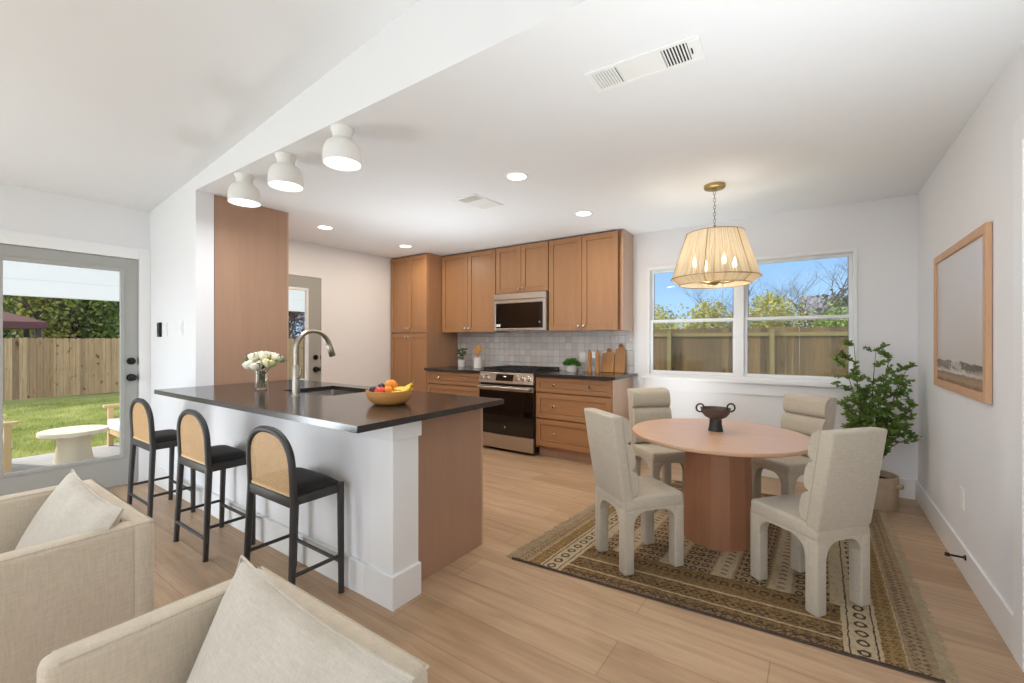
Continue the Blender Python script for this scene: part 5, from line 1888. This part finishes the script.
# outdoor coffee table and two armchairs on the deck
t = thing('outdoor_coffee_table', 'round cream coffee table on the grey deck', 'coffee table', (-7.23, 1.285, DZ))
bm = BM(); lathe(bm, [(0, 0.315), (0.295, 0.315), (0.305, 0.325), (0.305, 0.358), (0.298, 0.368), (0, 0.368)], 56); build('tabletop', bm, M_cream, t, True)
bm = BM(); lathe(bm, [(0, 0), (0.172, 0), (0.145, 0.20), (0.145, 0.315), (0, 0.315)], 40); build('pedestal', bm, M_cream, t, True)
def make_patio_chair():
    t = thing('outdoor_armchair', 'x', 'armchair', (0, 0, 0), 0, 'teak outdoor armchairs')
    w = 0.36
    for sx in (-1, 1):
        bm = BM(); box(bm, sx * w - .03, sx * w + .03, 0.30, 0.355, 0.0, 0.52, .004); build('leg', bm, M_patio, t)
        bm = BM(); box(bm, sx * w - .03, sx * w + .03, -0.36, -0.30, 0.0, 0.52, .004); build('leg', bm, M_patio, t)
        bm = BM(); box(bm, sx * w - .04, sx * w + .04, -0.42, 0.40, 0.5205, 0.555, .006); build('armrest', bm, M_patio, t)
    bm = BM(); box(bm, -w + .031, w - .031, 0.31, 0.345, 0.17, 0.24); box(bm, -w + .031, w - .031, -0.34, -0.31, 0.17, 0.24)
    box(bm, -w + .031, w - .031, -0.309, 0.309, 0.20, 0.235); build('seat_frame', bm, M_patio, t)
    bm = BM(); box(bm, -w + .035, w - .035, -0.28, 0.37, 0.2405, 0.37, .03, 4); build('seat_cushion', bm, M_whitecush, t, True)
    bm = BM(); box(bm, -w + .035, w - .035, -0.42, -0.285, 0.25, 0.78, .03, 4); build('back_cushion', bm, M_whitecush, t, True)
    return t
pc = make_patio_chair()
pc.location = (-7.50, 2.08, DZ); pc.rotation_euler = (0, 0, PI); pc['label'] = 'teak outdoor armchair right of the cream coffee table'
dup(pc, (-7.42, 0.42, DZ), 0, 'teak outdoor armchair left of the cream coffee table')

# trees: branches and crowns
def tree(name, label, x, y, h, crown, lmat, bmat, nleaf, leafsize, levels=3, spread=.55, seed=0, trunk=.12, group=None, first=.25):
    rnd = random.Random(seed)
    t = thing(name, label, 'tree', (x, y, GZ), 0, group)
    wood_, tips = BM(), []
    def grow(p, d, L, r, lev):
        pts, rr, q, dd = [p], [r], p.copy(), d.normalized()
        n = 4
        for i in range(n):
            dd = (dd + Vector((rnd.uniform(-.22, .22), rnd.uniform(-.22, .22), rnd.uniform(-.05, .16)))).normalized()
            q = q + dd * L / n
            pts.append(q.copy()); rr.append(r * (1 - .55 * (i + 1) / n))
            if lev < levels and i >= (1 if lev else 1):
                for s in range(2):
                    a = rnd.uniform(0, 2 * PI)
                    grow(q, dd * (1 - spread) + Vector((math.cos(a), math.sin(a), rnd.uniform(.05, .6))) * spread, L * rnd.uniform(.5, .72), rr[-1] * .55, lev + 1)
            if lev >= levels - 1:
                tips.append(q.copy())
        tube(wood_, pts, rr, 6 if lev < 2 else 4)
    grow(Vector((0, 0, 0)), Vector((rnd.uniform(-.1, .1), rnd.uniform(-.1, .1), 1)), h * .45, trunk, 0)
    build('trunk', wood_, bmat, t)
    if nleaf:
        lv = BM()
        cz, cr, chh = crown
        for k in range(nleaf):
            if tips and rnd.random() < .45:
                b = rnd.choice(tips); p = b + Vector((rnd.gauss(0, .28), rnd.gauss(0, .28), rnd.gauss(0, .25)))
            else:
                a, e, rr_ = rnd.uniform(0, 2 * PI), rnd.uniform(-1, 1), rnd.random() ** .4
                s = math.sqrt(1 - e * e)
                p = Vector((cr * rr_ * s * math.cos(a), cr * rr_ * s * math.sin(a), cz + chh * rr_ * e))
            if p.z < 0.1:
                continue
            add_leaf(lv, p, Vector((rnd.uniform(-1, 1), rnd.uniform(-1, 1), rnd.uniform(-.6, .6))), leafsize * rnd.uniform(.7, 1.3), rnd, .8)
        build('foliage', lv, lmat, t, fix=False)
    return t
WT = 'trees behind the west fence'
for x, y, h, cr, lm, n, sd, lb in ((-24.2, 2.4, 6.0, 1.2, L_green, 5200, 1, 'yellow green tree farthest left behind the west fence'), (-22.4, 3.35, 5.6, 0.75, L_yel, 3000, 2, 'yellowish tree with dark trunk beside the maroon roof'),
                            (-24.6, 4.4, 6.2, 1.1, L_pur, 5200, 3, 'plum brown tree behind the middle of the west fence'), (-22.2, 4.75, 5.4, 0.7, L_green, 2600, 4, 'small green tree nearest the patio door handle'),
                            (-24.8, 6.0, 6.2, 1.2, L_pur, 5200, 5, 'dark plum tree behind the right end of the patio view'), (-23.0, 12.0, 6.2, 1.9, L_pur, 6500, 6, 'dim tree seen through the kitchen door glass'),
                            (-29.0, 2.4, 8.0, 2.2, L_dark, 6500, 7, 'wide dark green tree closing the gap behind the yellowish one'), (-29.5, 6.4, 8.0, 2.4, L_dark, 6500, 8, 'wide dark green tree farthest behind the west fence')):
    tree('leafy_tree', lb, x, y, h, (2.3, cr * 1.15, 2.0), lm, M_bark, n, .125, seed=sd, group=WT, trunk=.16)

# neighbour's maroon roofed gazebo behind the west fence
t = thing('garden_gazebo', 'maroon roofed gazebo behind the fence at far left', 'gazebo', (-20.6, 1.75, GZ))
bm = BM()
hw = 1.12
base = [bm.verts.new((sx * hw, sy * hw, 2.30)) for sx, sy in ((-1, -1), (1, -1), (1, 1), (-1, 1))]
low_ = [bm.verts.new((sx * hw, sy * hw, 2.10)) for sx, sy in ((-1, -1), (1, -1), (1, 1), (-1, 1))]
top_ = bm.verts.new((0, 0, 2.75))
for i in range(4):
    bm.faces.new([base[i], base[(i + 1) % 4], top_]); bm.faces.new([low_[i], low_[(i + 1) % 4], base[(i + 1) % 4], base[i]])
bm.faces.new(list(reversed(low_)))
build('roof', bm, M_maroon, t)
for sx in (-1, 1):
    for sy in (-1, 1):
        bm = BM(); box(bm, sx * .95 - .06, sx * .95 + .06, sy * .95 - .06, sy * .95 + .06, 0, 2.099); build('post', bm, M_bark, t)

# north side (through the kitchen window)
NT = 'trees behind the window fence'
tree('bare_tree', 'bare grey branching tree right of the window mullion', 0.0, 17.5, 5.6, (2.2, 1.6, 1.0), L_dark, M_barkg, 0, .06, levels=4, spread=.62, seed=12, trunk=.15, group=NT)
tree('bare_tree', 'bare grey tree seen below the pendant lamp', -3.0, 18.0, 5.2, (2.2, 1.6, 1.0), L_dark, M_barkg, 0, .06, levels=4, spread=.62, seed=15, trunk=.15, group=NT)
tree('bare_tree', 'sparse bare tree at the left edge of the window', -6.0, 19.0, 4.6, (2.2, 1.4, .8), L_dark, M_barkg, 0, .06, levels=4, spread=.6, seed=18, trunk=.13, group=NT)
for i, (x, y, h, lm, lb) in enumerate(((-4.6, 15.4, 3.1, L_yel, 'low yellow bush at the left of the window view'), (-2.7, 14.6, 3.1, L_yel, 'low yellow bush under the pendant lamp'), (-1.2, 15.6, 3.3, L_yel, 'yellow bush beside the window mullion'),
                                       (0.5, 14.6, 2.7, L_green, 'green yellow bush behind the right window pane'), (1.9, 15.6, 2.6, L_yel, 'small yellow bush at the right end of the window view'))):
    tree('yellow_bush', lb, x, y, h, (h * .62, .75, h * .36), lm, M_barkg, 5200, .085, levels=2, spread=.6, seed=30 + i, trunk=.05, group='bushes behind the window fence')
tree('evergreen_tree', 'dark evergreen branch mass above the grey roof', 0.9, 18.5, 4.2, (3.1, .8, .35), L_dark, M_barkg, 500, .14, levels=3, spread=.6, seed=41, trunk=.08, group=NT)

t = thing('neighbour_house', 'grey shingled roof of the house beyond the window fence', 'house', (3.0, 25.0, GZ))
bm = BM(); box(bm, -3.4, 6.0, -2.0, 4.0, 0, 2.4); build('house_wall', bm, M_siding, t)
bm = BM(); prism(bm, [(-2.4, 2.25), (1.0, 3.75), (4.4, 2.25), (4.4, 2.4), (1.0, 3.92), (-2.4, 2.4)], 'x', -3.7, 6.3); build('roof', bm, M_shingle, t)
